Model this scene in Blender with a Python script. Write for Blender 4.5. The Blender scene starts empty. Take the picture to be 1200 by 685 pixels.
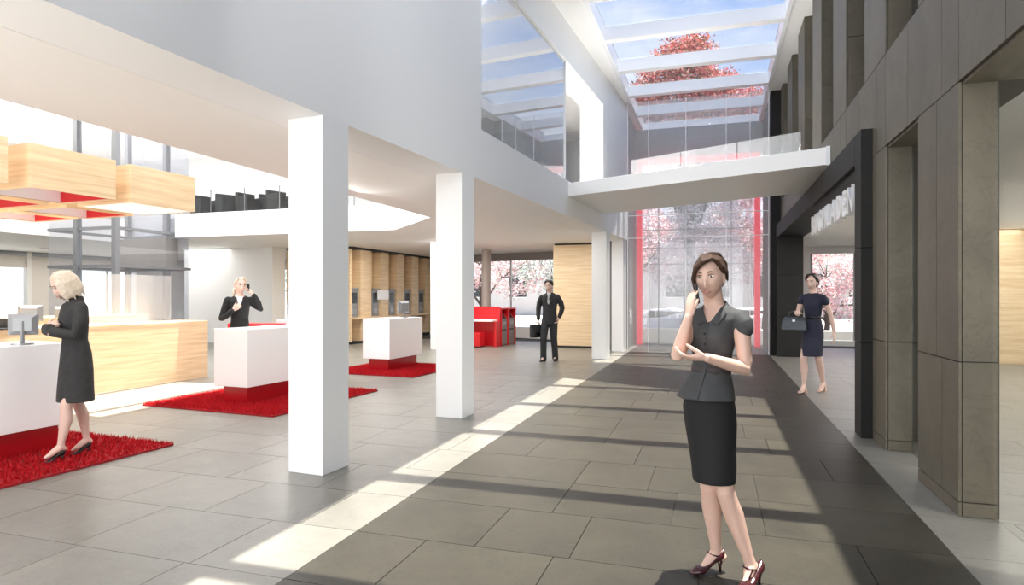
import bpy, bmesh, math, random
from mathutils import Vector, Matrix, noise as mnoise
random.seed(7)
C = bpy.context.scene.collection
SC = bpy.context.scene
PI = math.pi

# ------------------------------------------------------------------ camera
YAW = math.atan(237/740)
cam_d = bpy.data.cameras.new('camera'); cam = bpy.data.objects.new('camera', cam_d); C.objects.link(cam)
cam.location = (0, 0, 1.5); cam.rotation_euler = (PI/2, 0, YAW)
cam_d.sensor_width = 36; cam_d.lens = 740/1200*36; cam_d.shift_y = 3.5/1200
cam_d.clip_start = 0.05; cam_d.clip_end = 500
SC.camera = cam
# ------------------------------------------------------------------ view, sky, sun, big lights
SC.view_settings.view_transform = 'Standard'; SC.view_settings.look = 'None'
SC.view_settings.gamma = 1; SC.view_settings.use_curve_mapping = False
SC.view_settings.exposure = 0.43
SC.cycles.max_bounces = 10; SC.cycles.diffuse_bounces = 5; SC.cycles.glossy_bounces = 4
SC.cycles.transparent_max_bounces = 24; SC.cycles.use_denoising = True
SC.cycles.sample_clamp_indirect = 6
SC.cycles.caustics_reflective = False; SC.cycles.caustics_refractive = False

def sky():
    w = bpy.data.worlds.new('sky'); SC.world = w; w.use_nodes = True
    nt = w.node_tree; nt.nodes.clear(); N = nt.nodes.new; L = nt.links.new
    out = N('ShaderNodeOutputWorld'); bg = N('ShaderNodeBackground'); tc = N('ShaderNodeTexCoord')
    sep = N('ShaderNodeSeparateXYZ'); L(tc.outputs['Generated'], sep.inputs[0])
    grad = N('ShaderNodeValToRGB'); L(sep.outputs['Z'], grad.inputs[0])
    e = grad.color_ramp.elements
    e[0].position = 0.0; e[0].color = (.92, .94, .98, 1)
    e[1].position = 1.0; e[1].color = (.24, .37, .70, 1)
    k = e.new(.18); k.color = (.55, .66, .86, 1)
    k = e.new(.42); k.color = (.34, .48, .80, 1)
    mp = N('ShaderNodeMapping'); mp.inputs['Scale'].default_value = (2.2, 2.2, 5.0)
    L(tc.outputs['Generated'], mp.inputs[0])
    nz = N('ShaderNodeTexNoise'); nz.inputs['Scale'].default_value = 1.6; nz.inputs['Detail'].default_value = 8; nz.inputs['Roughness'].default_value = .62
    L(mp.outputs[0], nz.inputs['Vector'])
    cr = N('ShaderNodeValToRGB'); cr.color_ramp.elements[0].position = .46; cr.color_ramp.elements[1].position = .78
    L(nz.outputs['Fac'], cr.inputs[0])
    mx = N('ShaderNodeMixRGB'); L(cr.outputs[0], mx.inputs[0]); L(grad.outputs[0], mx.inputs[1]); mx.inputs[2].default_value = (.95, .96, 1, 1)
    L(mx.outputs[0], bg.inputs[0]); bg.inputs[1].default_value = 1.4
    L(bg.outputs[0], out.inputs[0])
sky()
sd = bpy.data.lights.new('sun', 'SUN'); sd.energy = 14; sd.angle = math.radians(.5); sd.color = (1, .955, .86)
sun = bpy.data.objects.new('sun', sd); C.objects.link(sun)
sun.rotation_euler = Vector((-.52, -.60, -6.63)).to_track_quat('-Z', 'Y').to_euler()

def area(name, loc, size, energy, color=(1, 1, 1), aim=(0, 0, -1)):
    d = bpy.data.lights.new(name, 'AREA'); d.shape = 'RECTANGLE'; d.size, d.size_y = size; d.energy = energy; d.color = color
    o = bpy.data.objects.new(name, d); C.objects.link(o); o.location = loc
    o.rotation_euler = Vector(aim).to_track_quat('-Z', 'Y').to_euler(); return o
area('hall_ceiling_light', (-4.2, 3.0, 2.97), (1.4, 9), 45, (1, .98, .95))
area('hall_ceiling_light', (-7.6, 15.6, 2.97), (4.5, 3.6), 170, (1, .97, .93))
area('hall_ceiling_light', (-4.2, 15.0, 2.97), (2.0, 3.4), 70, (1, .97, .93))
area('hall_ceiling_light', (-18, 16.5, 2.97), (7, 5), 280, (1, .98, .95))
area('upper_hall_light', (-9.5, 11.0, 6.6), (6, 3), 420, (1, .98, .96))
area('upper_gallery_fill', (-4.6, 5, 6.6), (1.2, 12), 200, (1, .98, .96))  # added lamp, brightens the room behind the upper window
area('upper_left_fill', (-17.5, 11, 6.6), (6, 8), 520, (1, .98, .96))  # added lamp, lifts the upper hall behind the lift shaft
area('void_daylight', (-9.6, 5.1, 6.6), (5.6, 8), 260, (1, .98, .95))
area('shop_ceiling_light', (4.6, 13, 2.93), (3.5, 7), 260, (1, .97, .92))
area('shop_ceiling_light', (4.8, 5, 2.93), (3.5, 5), 80, (1, .97, .92))
# added fill lamps: behind the viewer, along the skylight edges, near the floor
area('street_rear_fill', (-.6, -8.6, 3.3), (5.6, 6.2), 420, (1, .99, .97), (0, 1, .12))  # unseen lamp, adds to the sky light from the open street end
area('hall_rear_fill', (-10, -8.6, 1.6), (12, 2.8), 170, (1, .99, .97), (0, 1, .14))  # unseen lamp added for the column fronts and the hall ceiling
area('skylight_edge_fill', (1.2, 3.5, 6.58), (.12, 22), 620, (1, .99, .97), (-1, 0, -.5))  # added lamp washing the white left wall
area('hall_floor_fill', (-4.2, .2, .06), (1.6, 3), 130, (1, .98, .95), (0, .5, 1))  # added lamp out of view, brightens the hall ceiling from below
area('skylight_edge_fill', (-2.05, 8, 6.58), (.12, 20), 130, (1, .98, .95), (1, 0, -.8))  # added lamp washing the right wall

# ------------------------------------------------------------------ materials
def new_mat(name):
    m = bpy.data.materials.new(name); m.use_nodes = True; nt = m.node_tree
    return m, nt, nt.nodes['Principled BSDF']
def mat(name, col, rough=.5, metal=0, spec=.5, emit=None, es=1, noise=0, nscale=8, bump=0, bscale=60, rand=0):
    m, nt, b = new_mat(name); N = nt.nodes.new; L = nt.links.new
    b.inputs['Base Color'].default_value = (*col, 1); b.inputs['Roughness'].default_value = rough
    b.inputs['Metallic'].default_value = metal; b.inputs['Specular IOR Level'].default_value = spec
    if emit: b.inputs['Emission Color'].default_value = (*emit, 1); b.inputs['Emission Strength'].default_value = es
    g = N('ShaderNodeNewGeometry')
    if noise or rand:
        nz = N('ShaderNodeTexNoise'); nz.inputs['Scale'].default_value = nscale; nz.inputs['Detail'].default_value = 6; nz.inputs['Roughness'].default_value = .6
        L(g.outputs['Position'], nz.inputs['Vector'])
        mr = N('ShaderNodeMapRange'); mr.inputs['From Min'].default_value = .25; mr.inputs['From Max'].default_value = .75
        mr.inputs['To Min'].default_value = 1-noise; mr.inputs['To Max'].default_value = 1+noise
        L(nz.outputs['Fac'], mr.inputs['Value'])
        oi = N('ShaderNodeObjectInfo'); mo = N('ShaderNodeMapRange')
        mo.inputs['To Min'].default_value = 1-rand; mo.inputs['To Max'].default_value = 1+rand
        L(oi.outputs['Random'], mo.inputs['Value'])
        mu = N('ShaderNodeMath'); mu.operation = 'MULTIPLY'; L(mr.outputs[0], mu.inputs[0]); L(mo.outputs[0], mu.inputs[1])
        vm = N('ShaderNodeVectorMath'); vm.operation = 'SCALE'; vm.inputs[0].default_value = col; L(mu.outputs[0], vm.inputs['Scale'])
        L(vm.outputs[0], b.inputs['Base Color'])
    if bump:
        n2 = N('ShaderNodeTexNoise'); n2.inputs['Scale'].default_value = bscale; n2.inputs['Detail'].default_value = 4
        L(g.outputs['Position'], n2.inputs['Vector'])
        bp = N('ShaderNodeBump'); bp.inputs['Strength'].default_value = bump; bp.inputs['Distance'].default_value = .01
        L(n2.outputs['Fac'], bp.inputs['Height']); L(bp.outputs[0], b.inputs['Normal'])
    return m
def slate(name, col, rough, var, rand, vein=.25, scale=2.2):
    """cloudy slate with fine darker veins; each slab a slightly different tint"""
    m, nt, b = new_mat(name); N = nt.nodes.new; L = nt.links.new
    g = N('ShaderNodeNewGeometry'); oi = N('ShaderNodeObjectInfo')
    ad = N('ShaderNodeVectorMath'); ad.operation = 'MULTIPLY_ADD'; ad.inputs[1].default_value = (1, 1, 1)
    sc = N('ShaderNodeVectorMath'); sc.operation = 'SCALE'; sc.inputs[0].default_value = (7, 13, 5); L(oi.outputs['Random'], sc.inputs['Scale'])
    L(g.outputs['Position'], ad.inputs[0]); L(sc.outputs[0], ad.inputs[2])
    n1 = N('ShaderNodeTexNoise'); n1.inputs['Scale'].default_value = scale; n1.inputs['Detail'].default_value = 9; n1.inputs['Roughness'].default_value = .68; n1.inputs['Distortion'].default_value = .6
    L(ad.outputs[0], n1.inputs['Vector'])
    n2 = N('ShaderNodeTexNoise'); n2.inputs['Scale'].default_value = scale*2.6; n2.inputs['Detail'].default_value = 10; n2.inputs['Distortion'].default_value = 2.2
    L(ad.outputs[0], n2.inputs['Vector'])
    r1 = N('ShaderNodeMapRange'); r1.inputs['From Min'].default_value = .28; r1.inputs['From Max'].default_value = .72; r1.inputs['To Min'].default_value = 1-var; r1.inputs['To Max'].default_value = 1+var
    L(n1.outputs['Fac'], r1.inputs['Value'])
    ab = N('ShaderNodeMath'); ab.operation = 'SUBTRACT'; ab.inputs[1].default_value = .5; L(n2.outputs['Fac'], ab.inputs[0])
    a2 = N('ShaderNodeMath'); a2.operation = 'ABSOLUTE'; L(ab.outputs[0], a2.inputs[0])
    r2 = N('ShaderNodeMapRange'); r2.inputs['From Max'].default_value = .025; r2.inputs['To Min'].default_value = 1-vein; r2.inputs['To Max'].default_value = 1; L(a2.outputs[0], r2.inputs['Value'])
    r3 = N('ShaderNodeMapRange'); r3.inputs['To Min'].default_value = 1-rand; r3.inputs['To Max'].default_value = 1+rand; L(oi.outputs['Random'], r3.inputs['Value'])
    m1 = N('ShaderNodeMath'); m1.operation = 'MULTIPLY'; L(r1.outputs[0], m1.inputs[0]); L(r2.outputs[0], m1.inputs[1])
    m2 = N('ShaderNodeMath'); m2.operation = 'MULTIPLY'; L(m1.outputs[0], m2.inputs[0]); L(r3.outputs[0], m2.inputs[1])
    vs = N('ShaderNodeVectorMath'); vs.operation = 'SCALE'; vs.inputs[0].default_value = col; L(m2.outputs[0], vs.inputs['Scale'])
    L(vs.outputs[0], b.inputs['Base Color']); b.inputs['Roughness'].default_value = rough; b.inputs['Specular IOR Level'].default_value = .35
    bp = N('ShaderNodeBump'); bp.inputs['Strength'].default_value = .12; bp.inputs['Distance'].default_value = .01
    L(n1.outputs['Fac'], bp.inputs['Height']); L(bp.outputs[0], b.inputs['Normal'])
    return m
def wood(name, ca, cb, rough=.45):
    """pale oak veneer, grain running level"""
    m, nt, b = new_mat(name); N = nt.nodes.new; L = nt.links.new
    g = N('ShaderNodeNewGeometry'); mp = N('ShaderNodeMapping'); mp.inputs['Scale'].default_value = (.7, .7, 16)
    L(g.outputs['Position'], mp.inputs[0])
    n1 = N('ShaderNodeTexNoise'); n1.inputs['Scale'].default_value = 1.6; n1.inputs['Detail'].default_value = 7; n1.inputs['Roughness'].default_value = .62; n1.inputs['Distortion'].default_value = .3
    L(mp.outputs[0], n1.inputs['Vector'])
    cr = N('ShaderNodeValToRGB'); cr.color_ramp.elements[0].position = .32; cr.color_ramp.elements[1].position = .68
    cr.color_ramp.elements[0].color = (*ca, 1); cr.color_ramp.elements[1].color = (*cb, 1)
    L(n1.outputs['Fac'], cr.inputs[0]); L(cr.outputs[0], b.inputs['Base Color']); b.inputs['Roughness'].default_value = rough
    return m
def glass(name, tint=(1, 1, 1), refl=1.0, haze=0.0, hazecol=(.9, .9, .9), rough=0.0, ior=1.5):
    m = bpy.data.materials.new(name); m.use_nodes = True; nt = m.node_tree; nt.nodes.clear(); N = nt.nodes.new; L = nt.links.new
    o = N('ShaderNodeOutputMaterial'); tr = N('ShaderNodeBsdfTransparent'); tr.inputs[0].default_value = (*tint, 1)
    gl = N('ShaderNodeBsdfGlossy'); gl.inputs['Roughness'].default_value = rough
    lw = N('ShaderNodeLayerWeight'); lw.inputs['Blend'].default_value = .5      # Schlick's curve, the same from both sides of the pane
    pw = N('ShaderNodeMath'); pw.operation = 'POWER'; pw.inputs[1].default_value = 5; L(lw.outputs['Facing'], pw.inputs[0])
    r0 = ((ior-1)/(ior+1))**2; fr = N('ShaderNodeMath'); fr.operation = 'MULTIPLY_ADD'; fr.inputs[1].default_value = 1-r0; fr.inputs[2].default_value = r0; L(pw.outputs[0], fr.inputs[0])
    mu = N('ShaderNodeMath'); mu.operation = 'MULTIPLY'; mu.inputs[1].default_value = refl; mu.use_clamp = True; L(fr.outputs[0], mu.inputs[0])
    mx = N('ShaderNodeMixShader'); L(mu.outputs[0], mx.inputs[0]); L(tr.outputs[0], mx.inputs[1]); L(gl.outputs[0], mx.inputs[2])
    if haze:
        df = N('ShaderNodeBsdfDiffuse'); df.inputs[0].default_value = (*hazecol, 1)
        m2 = N('ShaderNodeMixShader'); m2.inputs[0].default_value = haze; L(mx.outputs[0], m2.inputs[1]); L(df.outputs[0], m2.inputs[2]); mx = m2
    L(mx.outputs[0], o.inputs[0]); return m
def leaf_mat(name, cols):
    m, nt, b = new_mat(name); N = nt.nodes.new; L = nt.links.new
    g = N('ShaderNodeNewGeometry'); cr = N('ShaderNodeValToRGB'); cr.color_ramp.interpolation = 'CONSTANT'
    e = cr.color_ramp.elements; e[0].color = (*cols[0], 1); e[1].color = (*cols[-1], 1); e[1].position = 1-1/len(cols)
    for i, c in enumerate(cols[1:-1], 1): k = e.new(i/len(cols)); k.color = (*c, 1)
    L(g.outputs['Random Per Island'], cr.inputs[0]); L(cr.outputs[0], b.inputs['Base Color']); b.inputs['Roughness'].default_value = .6
    return m

WHITE = mat('white paint', (.90, .905, .91), .55)
WARM = mat('warm white ceiling paint', (.93, .92, .905), .6)
GLOSSW = mat('white lacquer', (.92, .92, .93), .22)
PALE = slate('pale slate', (.205, .195, .170), .36, .14, .06, .14)
DARK = slate('dark slate', (.040, .0355, .0255), .46, .30, .09, .3)
GROUT = mat('tile bed', (.055, .05, .043), .85)
STONE = slate('olive grey wall stone', (.120, .105, .078), .5, .22, .05, .16, 1.6)
STONE_BED = mat('dark joint', (.05, .047, .042), .8)
BLACKST = slate('black basalt', (.010, .009, .008), .62, .25, .05, .1)
DGREY = mat('dark grey plaster', (.16, .16, .165), .55, noise=.06)
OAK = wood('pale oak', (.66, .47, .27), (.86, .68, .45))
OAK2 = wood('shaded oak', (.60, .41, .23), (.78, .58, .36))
RED = mat('red lacquer', (.62, .012, .018), .28)
REDP = mat('red plinth lacquer', (.42, .008, .014), .2)
GLASS = glass('clear glass', (.97, .985, .985), .7)
GLASSK = glass('tinted roof glass', (.80, .805, .81), .35)  # tint added to dim sky and sun against a brighter outdoors
GLASSW = glass('upper window glass', (.80, .83, .86), 3.2, .06, (.8, .82, .88), ior=1.7)
GLASSM = glass('faintly milky glass', (.96, .97, .98), .6, .16)
GLASSB = glass('milky balustrade glass', (.97, .98, .98), .6, .22)
GLASSG = glass('grey lift glass', (.90, .91, .93), .6, .08, (.7, .72, .75))
GLASSS = glass('shop front glass', (.93, .94, .93), 1.0)
STEEL = mat('brushed steel', (.42, .43, .44), .35, .9)
GREYP = mat('grey coated metal', (.30, .31, .32), .4, .3)
POST = mat('slate grey post', (.20, .21, .225), .45, .3)
FRAMEW = mat('pale aluminium', (.72, .73, .74), .35, .3)
BLACK = mat('matt black', (.012, .012, .013), .5)
CHAIRF = mat('black upholstery', (.02, .02, .022), .7, bump=.2)
SCREEN = mat('dark screen glass', (.03, .035, .04), .15)
MIDGREY = mat('machine grey', (.25, .255, .25), .4, .2)
LIGHTP = mat('white light panel', (.9, .9, .92), .5, emit=(1, .99, .98), es=.35)
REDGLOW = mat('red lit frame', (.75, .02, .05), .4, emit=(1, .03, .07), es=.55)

# ------------------------------------------------------------------ mesh helpers
class MB:
    def __init__(s): s.v = []; s.f = []
    def add(s, vs, fs):
        n = len(s.v); s.v += [tuple(v) for v in vs]; s.f += [tuple(i+n for i in f) for f in fs]; return s
    def box(s, lo, hi, M=None):
        x0, y0, z0 = lo; x1, y1, z1 = hi
        vs = [Vector(p) for p in ((x0,y0,z0),(x1,y0,z0),(x1,y1,z0),(x0,y1,z0),(x0,y0,z1),(x1,y0,z1),(x1,y1,z1),(x0,y1,z1))]
        if M: vs = [M @ v for v in vs]
        return s.add(vs, [(0,3,2,1),(4,5,6,7),(0,1,5,4),(1,2,6,5),(2,3,7,6),(3,0,4,7)])
    def prism(s, pts, z0, z1):
        n = len(pts)
        a = sum(pts[i][0]*pts[(i+1) % n][1]-pts[(i+1) % n][0]*pts[i][1] for i in range(n))
        if a < 0: pts = pts[::-1]
        vs = [(x, y, z0) for x, y in pts]+[(x, y, z1) for x, y in pts]
        return s.add(vs, [tuple(range(n))[::-1], tuple(range(n, 2*n))]+[(i, (i+1) % n, n+(i+1) % n, n+i) for i in range(n)])
    def rings(s, rs, cap=True):
        """rs: list of rings (lists of equal length of Vectors)"""
        n = len(rs[0]); vs = [p for r in rs for p in r]; fs = []
        for k in range(len(rs)-1):
            for i in range(n):
                j = (i+1) % n; fs.append((k*n+i, k*n+j, (k+1)*n+j, (k+1)*n+i))
        if cap: fs.append(tuple(range(n))[::-1]); fs.append(tuple(range((len(rs)-1)*n, len(rs)*n)))
        return s.add(vs, fs)
    def tube(s, pts, rad, n=8, round_ends=False):
        pts = [Vector(p) for p in pts]
        if not hasattr(rad, '__len__'): rad = [rad]*len(pts)
        rad = list(rad)
        if round_ends:
            d0 = (pts[0]-pts[1]).normalized(); d1 = (pts[-1]-pts[-2]).normalized(); r0, r1 = rad[0], rad[-1]
            pre = [(pts[0]+d0*r0*a, r0*b) for a, b in ((.98, .2), (.85, .53), (.5, .87))]
            post = [(pts[-1]+d1*r1*a, r1*b) for a, b in ((.5, .87), (.85, .53), (.98, .2))]
            pts = [p for p, _ in pre]+pts+[p for p, _ in post]; rad = [r for _, r in pre]+rad+[r for _, r in post]
        rs = []; up = None
        for i, p in enumerate(pts):
            d = (pts[min(i+1, len(pts)-1)]-pts[max(i-1, 0)]).normalized()
            if up is None: up = Vector((0, 0, 1)) if abs(d.z) < .9 else Vector((0, 1, 0))
            a = d.cross(up).normalized(); b = a.cross(d).normalized(); up = b
            rs.append([p+(a*math.cos(2*PI*k/n)+b*math.sin(2*PI*k/n))*rad[i] for k in range(n)])
        return s.rings(rs)
    def ell(s, c, r, M=None, nu=14, nv=9):
        c = Vector(c); rs = []
        vs = [Vector((0, 0, -r[2]))]
        for j in range(1, nv):
            t = -PI/2+PI*j/nv
            vs += [Vector((r[0]*math.cos(t)*math.cos(2*PI*i/nu), r[1]*math.cos(t)*math.sin(2*PI*i/nu), r[2]*math.sin(t))) for i in range(nu)]
        vs.append(Vector((0, 0, r[2])))
        fs = [(0, 1+(i+1) % nu, 1+i) for i in range(nu)]
        for j in range(nv-2):
            for i in range(nu):
                a = 1+j*nu+i; b = 1+j*nu+(i+1) % nu; fs.append((a, b, b+nu, a+nu))
        top = len(vs)-1; o = 1+(nv-2)*nu
        fs += [(o+i, o+(i+1) % nu, top) for i in range(nu)]
        if M: vs = [M @ v for v in vs]
        return s.add([v+c for v in vs], fs)
    def mesh(s, name):
        me = bpy.data.meshes.new(name); me.from_pydata(s.v, [], s.f); me.update(); return me
    def build(s, name, m, parent=None, smooth=False, bevel=0, seg=2):
        me = s.mesh(name); me.materials.append(m)
        o = bpy.data.objects.new(name, me); C.objects.link(o)
        if parent: o.parent = parent
        if smooth:
            for p in me.polygons: p.use_smooth = True
        if bevel:
            b = o.modifiers.new('bevel', 'BEVEL'); b.width = bevel; b.segments = seg; b.limit_method = 'ANGLE'
        return o
def bx(name, lo, hi, m, parent=None, bevel=0): return MB().box(lo, hi).build(name, m, parent, bevel=bevel)
def thing(name, label, cat, loc=(0, 0, 0), rz=0, group=None):
    o = bpy.data.objects.new(name, None); C.objects.link(o); o.location = loc; o.rotation_euler = (0, 0, rz)
    o.empty_display_size = .1; o['label'] = label; o['category'] = cat
    if group: o['group'] = group
    return o
def tag(o, label, cat, group=None):
    o['label'] = label; o['category'] = cat
    if group: o['group'] = group
    return o
def struct(o): o['kind'] = 'structure'; return o
def stuff(o): o['kind'] = 'stuff'; return o
def copy_tree(o, parent=None):
    c = o.copy(); C.objects.link(c)
    if parent: c.parent = parent
    for ch in [x for x in o.children]: copy_tree(ch, c)
    return c
# the bank building stands at a slight angle to the paved street: its own frame (v across, u along)
AL = math.radians(3.8); OX, OY = -3.1, 4.52
def LP(v, u, z=0): return Vector((OX+u*math.sin(AL)+v*math.cos(AL), OY+u*math.cos(AL)-v*math.sin(AL), z))
def lplace(o, v=0, u=0, z=0): o.location = LP(v, u, z); o.rotation_euler = (0, 0, -AL); return o
def fx(y): return OX+(y-OY)*math.tan(AL)

# ------------------------------------------------------------------ floor
floor = struct(bx('floor', (-23, -9, -.3), (9.4, 29.4, -.012), GROUT))
ROWS = [3.53+.71*k for k in range(-5, 24)]
g = .0025
def tile(name, x0, x1, y0, y1, m):
    return bx(name, (x0+g, y0+g, -.02), (x1-g, y1-g, 0), m, floor)
far_pale = MB(); far_dark = MB()
rt = random.Random(3)
for k in range(len(ROWS)-1):
    y0, y1 = ROWS[k], ROWS[k+1]
    x = -2.17; first = True
    while x < 1.32-.01:
        w = rt.choice((.58, .8, .8, 1.0)) if not first else rt.choice((.49, .8, 1.0, 1.1))
        first = False
        x2 = x+w
        if 1.32-x2 < .3: x2 = 1.32
        if y0 < 20: tile('dark_tile', x, x2, y0, y1, DARK)
        else: far_dark.box((x+g, y0+g, -.02), (x2-g, y1-g, 0))
        x = x2
    off = rt.uniform(.25, .9); x = -2.17-off; px = -2.17
    while px > -22.4:
        if px > -10.2 and y0 < 12.6 and not (px < -8.95 and y0 < 6): tile('pale_tile', x, px, y0, y1, PALE)
        else: far_pale.box((x+g, y0+g, -.02), (px-g, y1-g, 0))
        px = x; x = px-rt.choice((.8, .88, .88, 1.0))
    x = 1.32; x2 = 1.32+rt.uniform(.4, 1.0)
    while x < 9.2:
        if x < 2.6 and y0 < 16: tile('pale_tile', x, x2, y0, y1, PALE)
        else: far_pale.box((x+g, y0+g, -.02), (min(x2, 9.3)-g, y1-g, 0))
        x = x2; x2 = x+.88
stuff(far_pale.build('distant_pale_tile', PALE, floor)); 
stuff(far_dark.build('distant_dark_tile', DARK, floor))
bx('near_floor_slab', (-22, -8.9, -.02), (9, ROWS[0], 0), mat('unseen slab', (.42, .40, .36), .5), floor)

# ------------------------------------------------------------------ bank building: upper facade, floors, roof
m = MB(); TW = .55
m.box((-TW, -13, 3.0), (0, 12.95, 3.66)).box((-TW, -13, 3.66), (0, 3.2, 6.63)).box((-TW, 3.2, 5.9), (0, 12.95, 6.63)).box((-TW, 10.0, 3.66), (0, 12.95, 5.9))
wl = struct(lplace(m.build('wall_left', WHITE)))
pier = struct(lplace(bx('wall_left_end', (-.36, 12.5, 0), (-.05, 12.95, 3.0), WHITE)))
pier.name = 'wall_return'
w1 = struct(lplace(bpy.data.objects.new('window_1', None))); C.objects.link(w1)
bx('glass_pane', (-.06, 3.2, 3.66), (-.045, 7.1, 5.9), GLASSW, w1)
bx('window_frame', (-.09, 7.07, 3.66), (-.03, 7.11, 5.9), FRAMEW, w1)
m = MB()
m.prism([(-5.2, -8), (fx(-8)-.555, -8), (fx(17.4)-.555, 17.4), (-5.2, 17.4)], 3.0, 3.6)
m.prism([(-5.2, 11.09), (-5.2, 12.91), (-6.94, 12.91)], 3.0, 3.6)
m.prism([(-13.3, 12.91), (-5.2, 12.91), (-5.2, 21.2), (-10.6, 23), (-13.3, 23)], 3.0, 3.6)
m.prism([(-22.5, 13.6), (-13.3, 13.6), (-13.3, 23), (-22.5, 23)], 3.0, 3.6)
m.prism([(-22.5, -8), (-16, -8), (-16, 13.6), (-22.5, 13.6)], 3.0, 3.6)
m.prism([(-5.2, 17.4), (-2.8, 17.4), (-2.8, 20.1), (-5.2, 20.9)], 3.0, 3.6)
struct(m.build('ceiling', WARM))
m = MB()
RZ = 6.63
m.box((-6.7, -9, RZ), (-2.17, 23, RZ+.25)).box((-23, -9, RZ), (-12.6, 23, RZ+.25)).box((-12.6, 9.3, RZ), (-6.7, 23, RZ+.25)).box((-12.6, -9, RZ), (-6.7, 1.0, RZ+.25))
m.box((1.32, -9, RZ), (9.4, 21.2, RZ+.25)).box((-2.17, 20.1, RZ), (1.32, 21.2, RZ+.25)).box((-2.17, -9, RZ), (1.32, -3, RZ+.25))
struct(m.build('roof', WARM))
# street skylight: white kerb, beams across, panes between them
sk = thing('skylight', 'long glass roof with white cross beams above the paved street', 'skylight', (-.425, 10, RZ))
def skb(name, lo, hi, mm, bevel=0): return bx(name, (lo[0]+.425, lo[1]-10, lo[2]-RZ), (hi[0]+.425, hi[1]-10, hi[2]-RZ), mm, sk, bevel)
skb('kerb', (-2.17, -3, RZ-.03), (-2.09, 20.1, RZ+.33), GLOSSW); skb('kerb', (1.24, -3, RZ-.03), (1.32, 20.1, RZ+.33), GLOSSW)
BY = [12.72+1.86*k for k in range(-8, 5)]
for k, y in enumerate(BY):
    skb('beam', (-2.09, y-.1, RZ-.02), (1.24, y+.1, RZ+.24), GLOSSW)
for k in range(len(BY)-1):
    skb('glass_pane', (-2.1, BY[k]+.01, RZ+.25), (1.25, BY[k+1]-.01, RZ+.262), GLASSK)
sk2 = thing('skylight', 'glass roof over the banking hall void, seen only as daylight', 'skylight', (-9.65, 5.15, RZ+.2))
for x in (-2.6, -1.3, 0, 1.3, 2.6): bx('beam', (x-.05, -4.15, 0), (x+.05, 4.15, .2), GLOSSW, sk2)

# ------------------------------------------------------------------ columns
def column(v, u, label):
    o = lplace(bx('column', (-.355, 0, 0), (0, .355, 3.0), WHITE, bevel=.004), v, u)
    tag(o, label, 'column', None); return o
column(0, 0, 'white square column nearest the camera, widest in the picture')
column(0, 2.62, 'white square column, second along the hall edge')
column(0, 10.34, 'white square column beside the oak block, far down the hall')
def plain_col(x, y, s, label, mm=WHITE):
    o = bx('column', (-s/2, -s/2, 0), (s/2, s/2, 3.0), mm, bevel=.004); o.location = (x, y, 0); tag(o, label, 'column')
plain_col(-7.36, 16.2, .32, 'slim white column half hidden behind the second near column')
o = MB().tube([(0, 0, 0), (0, 0, 3.0)], .15, 20).build('column', mat('beige grey column paint', (.48, .43, .40), .5), smooth=False); o.location = (-7.19, 19.65, 0)
tag(o, 'slim beige grey column behind the red cash machines', 'column')

# ------------------------------------------------------------------ right building: stone wall
m = MB(); P0 = 6.93; PITCH = 1.925; PW = .9; FXR = 1.60; GX = 1.79
PK = list(range(-6, 6))
for k in PK:
    y = P0+PITCH*k
    y1 = y+PW
    if k <= -1: m.box((FXR, y+.02, 0), (1.82, y1-.02, 2.95))
    if k == 0: m.box((FXR, y+.02, 0), (1.82, 7.44, 2.95))
    m.box((FXR, y+.02, 3.84), (2.1, y1-.02, RZ))
m.box((FXR, -5, 2.95), (2.1, 17.1, 3.84))
m.box((FXR, 17.05, 3.84), (2.1, 20.3, RZ))
wr = struct(m.build('wall_right', STONE_BED))
jg = .004
def spanel(lo, hi, mm=STONE):
    a = [lo[i]+(jg if hi[i]-lo[i] > .05 else 0) for i in range(3)]; b = [hi[i]-(jg if hi[i]-lo[i] > .05 else 0) for i in range(3)]
    return bx('stone_panel', a, b, mm, wr)
for k in PK:
    y = P0+PITCH*k; y1 = y+PW if k != 0 else 7.45
    if k <= 0:
        ym = y+PW*(.5 if k else .3)
        for z0, z1, sp in ((0, .1, None), (.1, 1.05, ym-.12), (1.05, 2.95, ym)):
            cuts = [y, sp, y1] if sp and k else [y, y1]
            for a, b in zip(cuts, cuts[1:]): spanel((1.58, a, z0), (FXR, b, z1))
            spanel((1.60, y, z0), (GX+.02, y+.022, z1)); spanel((1.60, y1-.022, z0), (GX+.02, y1, z1))
    y1 = y+PW
    spanel((1.58, y, 3.84), (FXR, y1, RZ))
    for z0, z1 in ((3.84, 4.75), (4.75, 5.75), (5.75, RZ)):
        spanel((1.60, y, z0), (GX+.02, y+.022, z1)); spanel((1.60, y1-.022, z0), (GX+.02, y1, z1))
ys = [6.93+PITCH*k+d for k in range(-6, 6) for d in (0, PW*.38, 1.2)]
ys = [v for v in ys if v < 17.0]+[17.05]
for a, b in zip(ys, ys[1:]):
    spanel((1.58, a, 2.95), (FXR, b, 3.84)); 
for k in PK[:-1]:   # sills and lintel soffits of the openings
    a, b = P0+PITCH*k+PW, P0+PITCH*(k+1)
    spanel((1.60, a, 3.82), (GX, b, 3.842))
    if k < 0: spanel((1.60, a, 2.93), (GX+.3, b, 2.952))
nw = 2
for k in PK[:-1]:
    a, b = P0+PITCH*k+PW, P0+PITCH*(k+1)
    w = struct(bpy.data.objects.new('window_%d' % nw, None)); C.objects.link(w); nw += 1
    bx('glass_pane', (GX, a+.02, 3.84), (GX+.012, b-.02, RZ), GLASSS, w)
    if k < 0:
        w = struct(bpy.data.objects.new('window_%d' % nw, None)); C.objects.link(w); nw += 1
        bx('glass_pane', (GX, a+.02, 0), (GX+.012, b-.02, 2.95), GLASSS, w)
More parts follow.
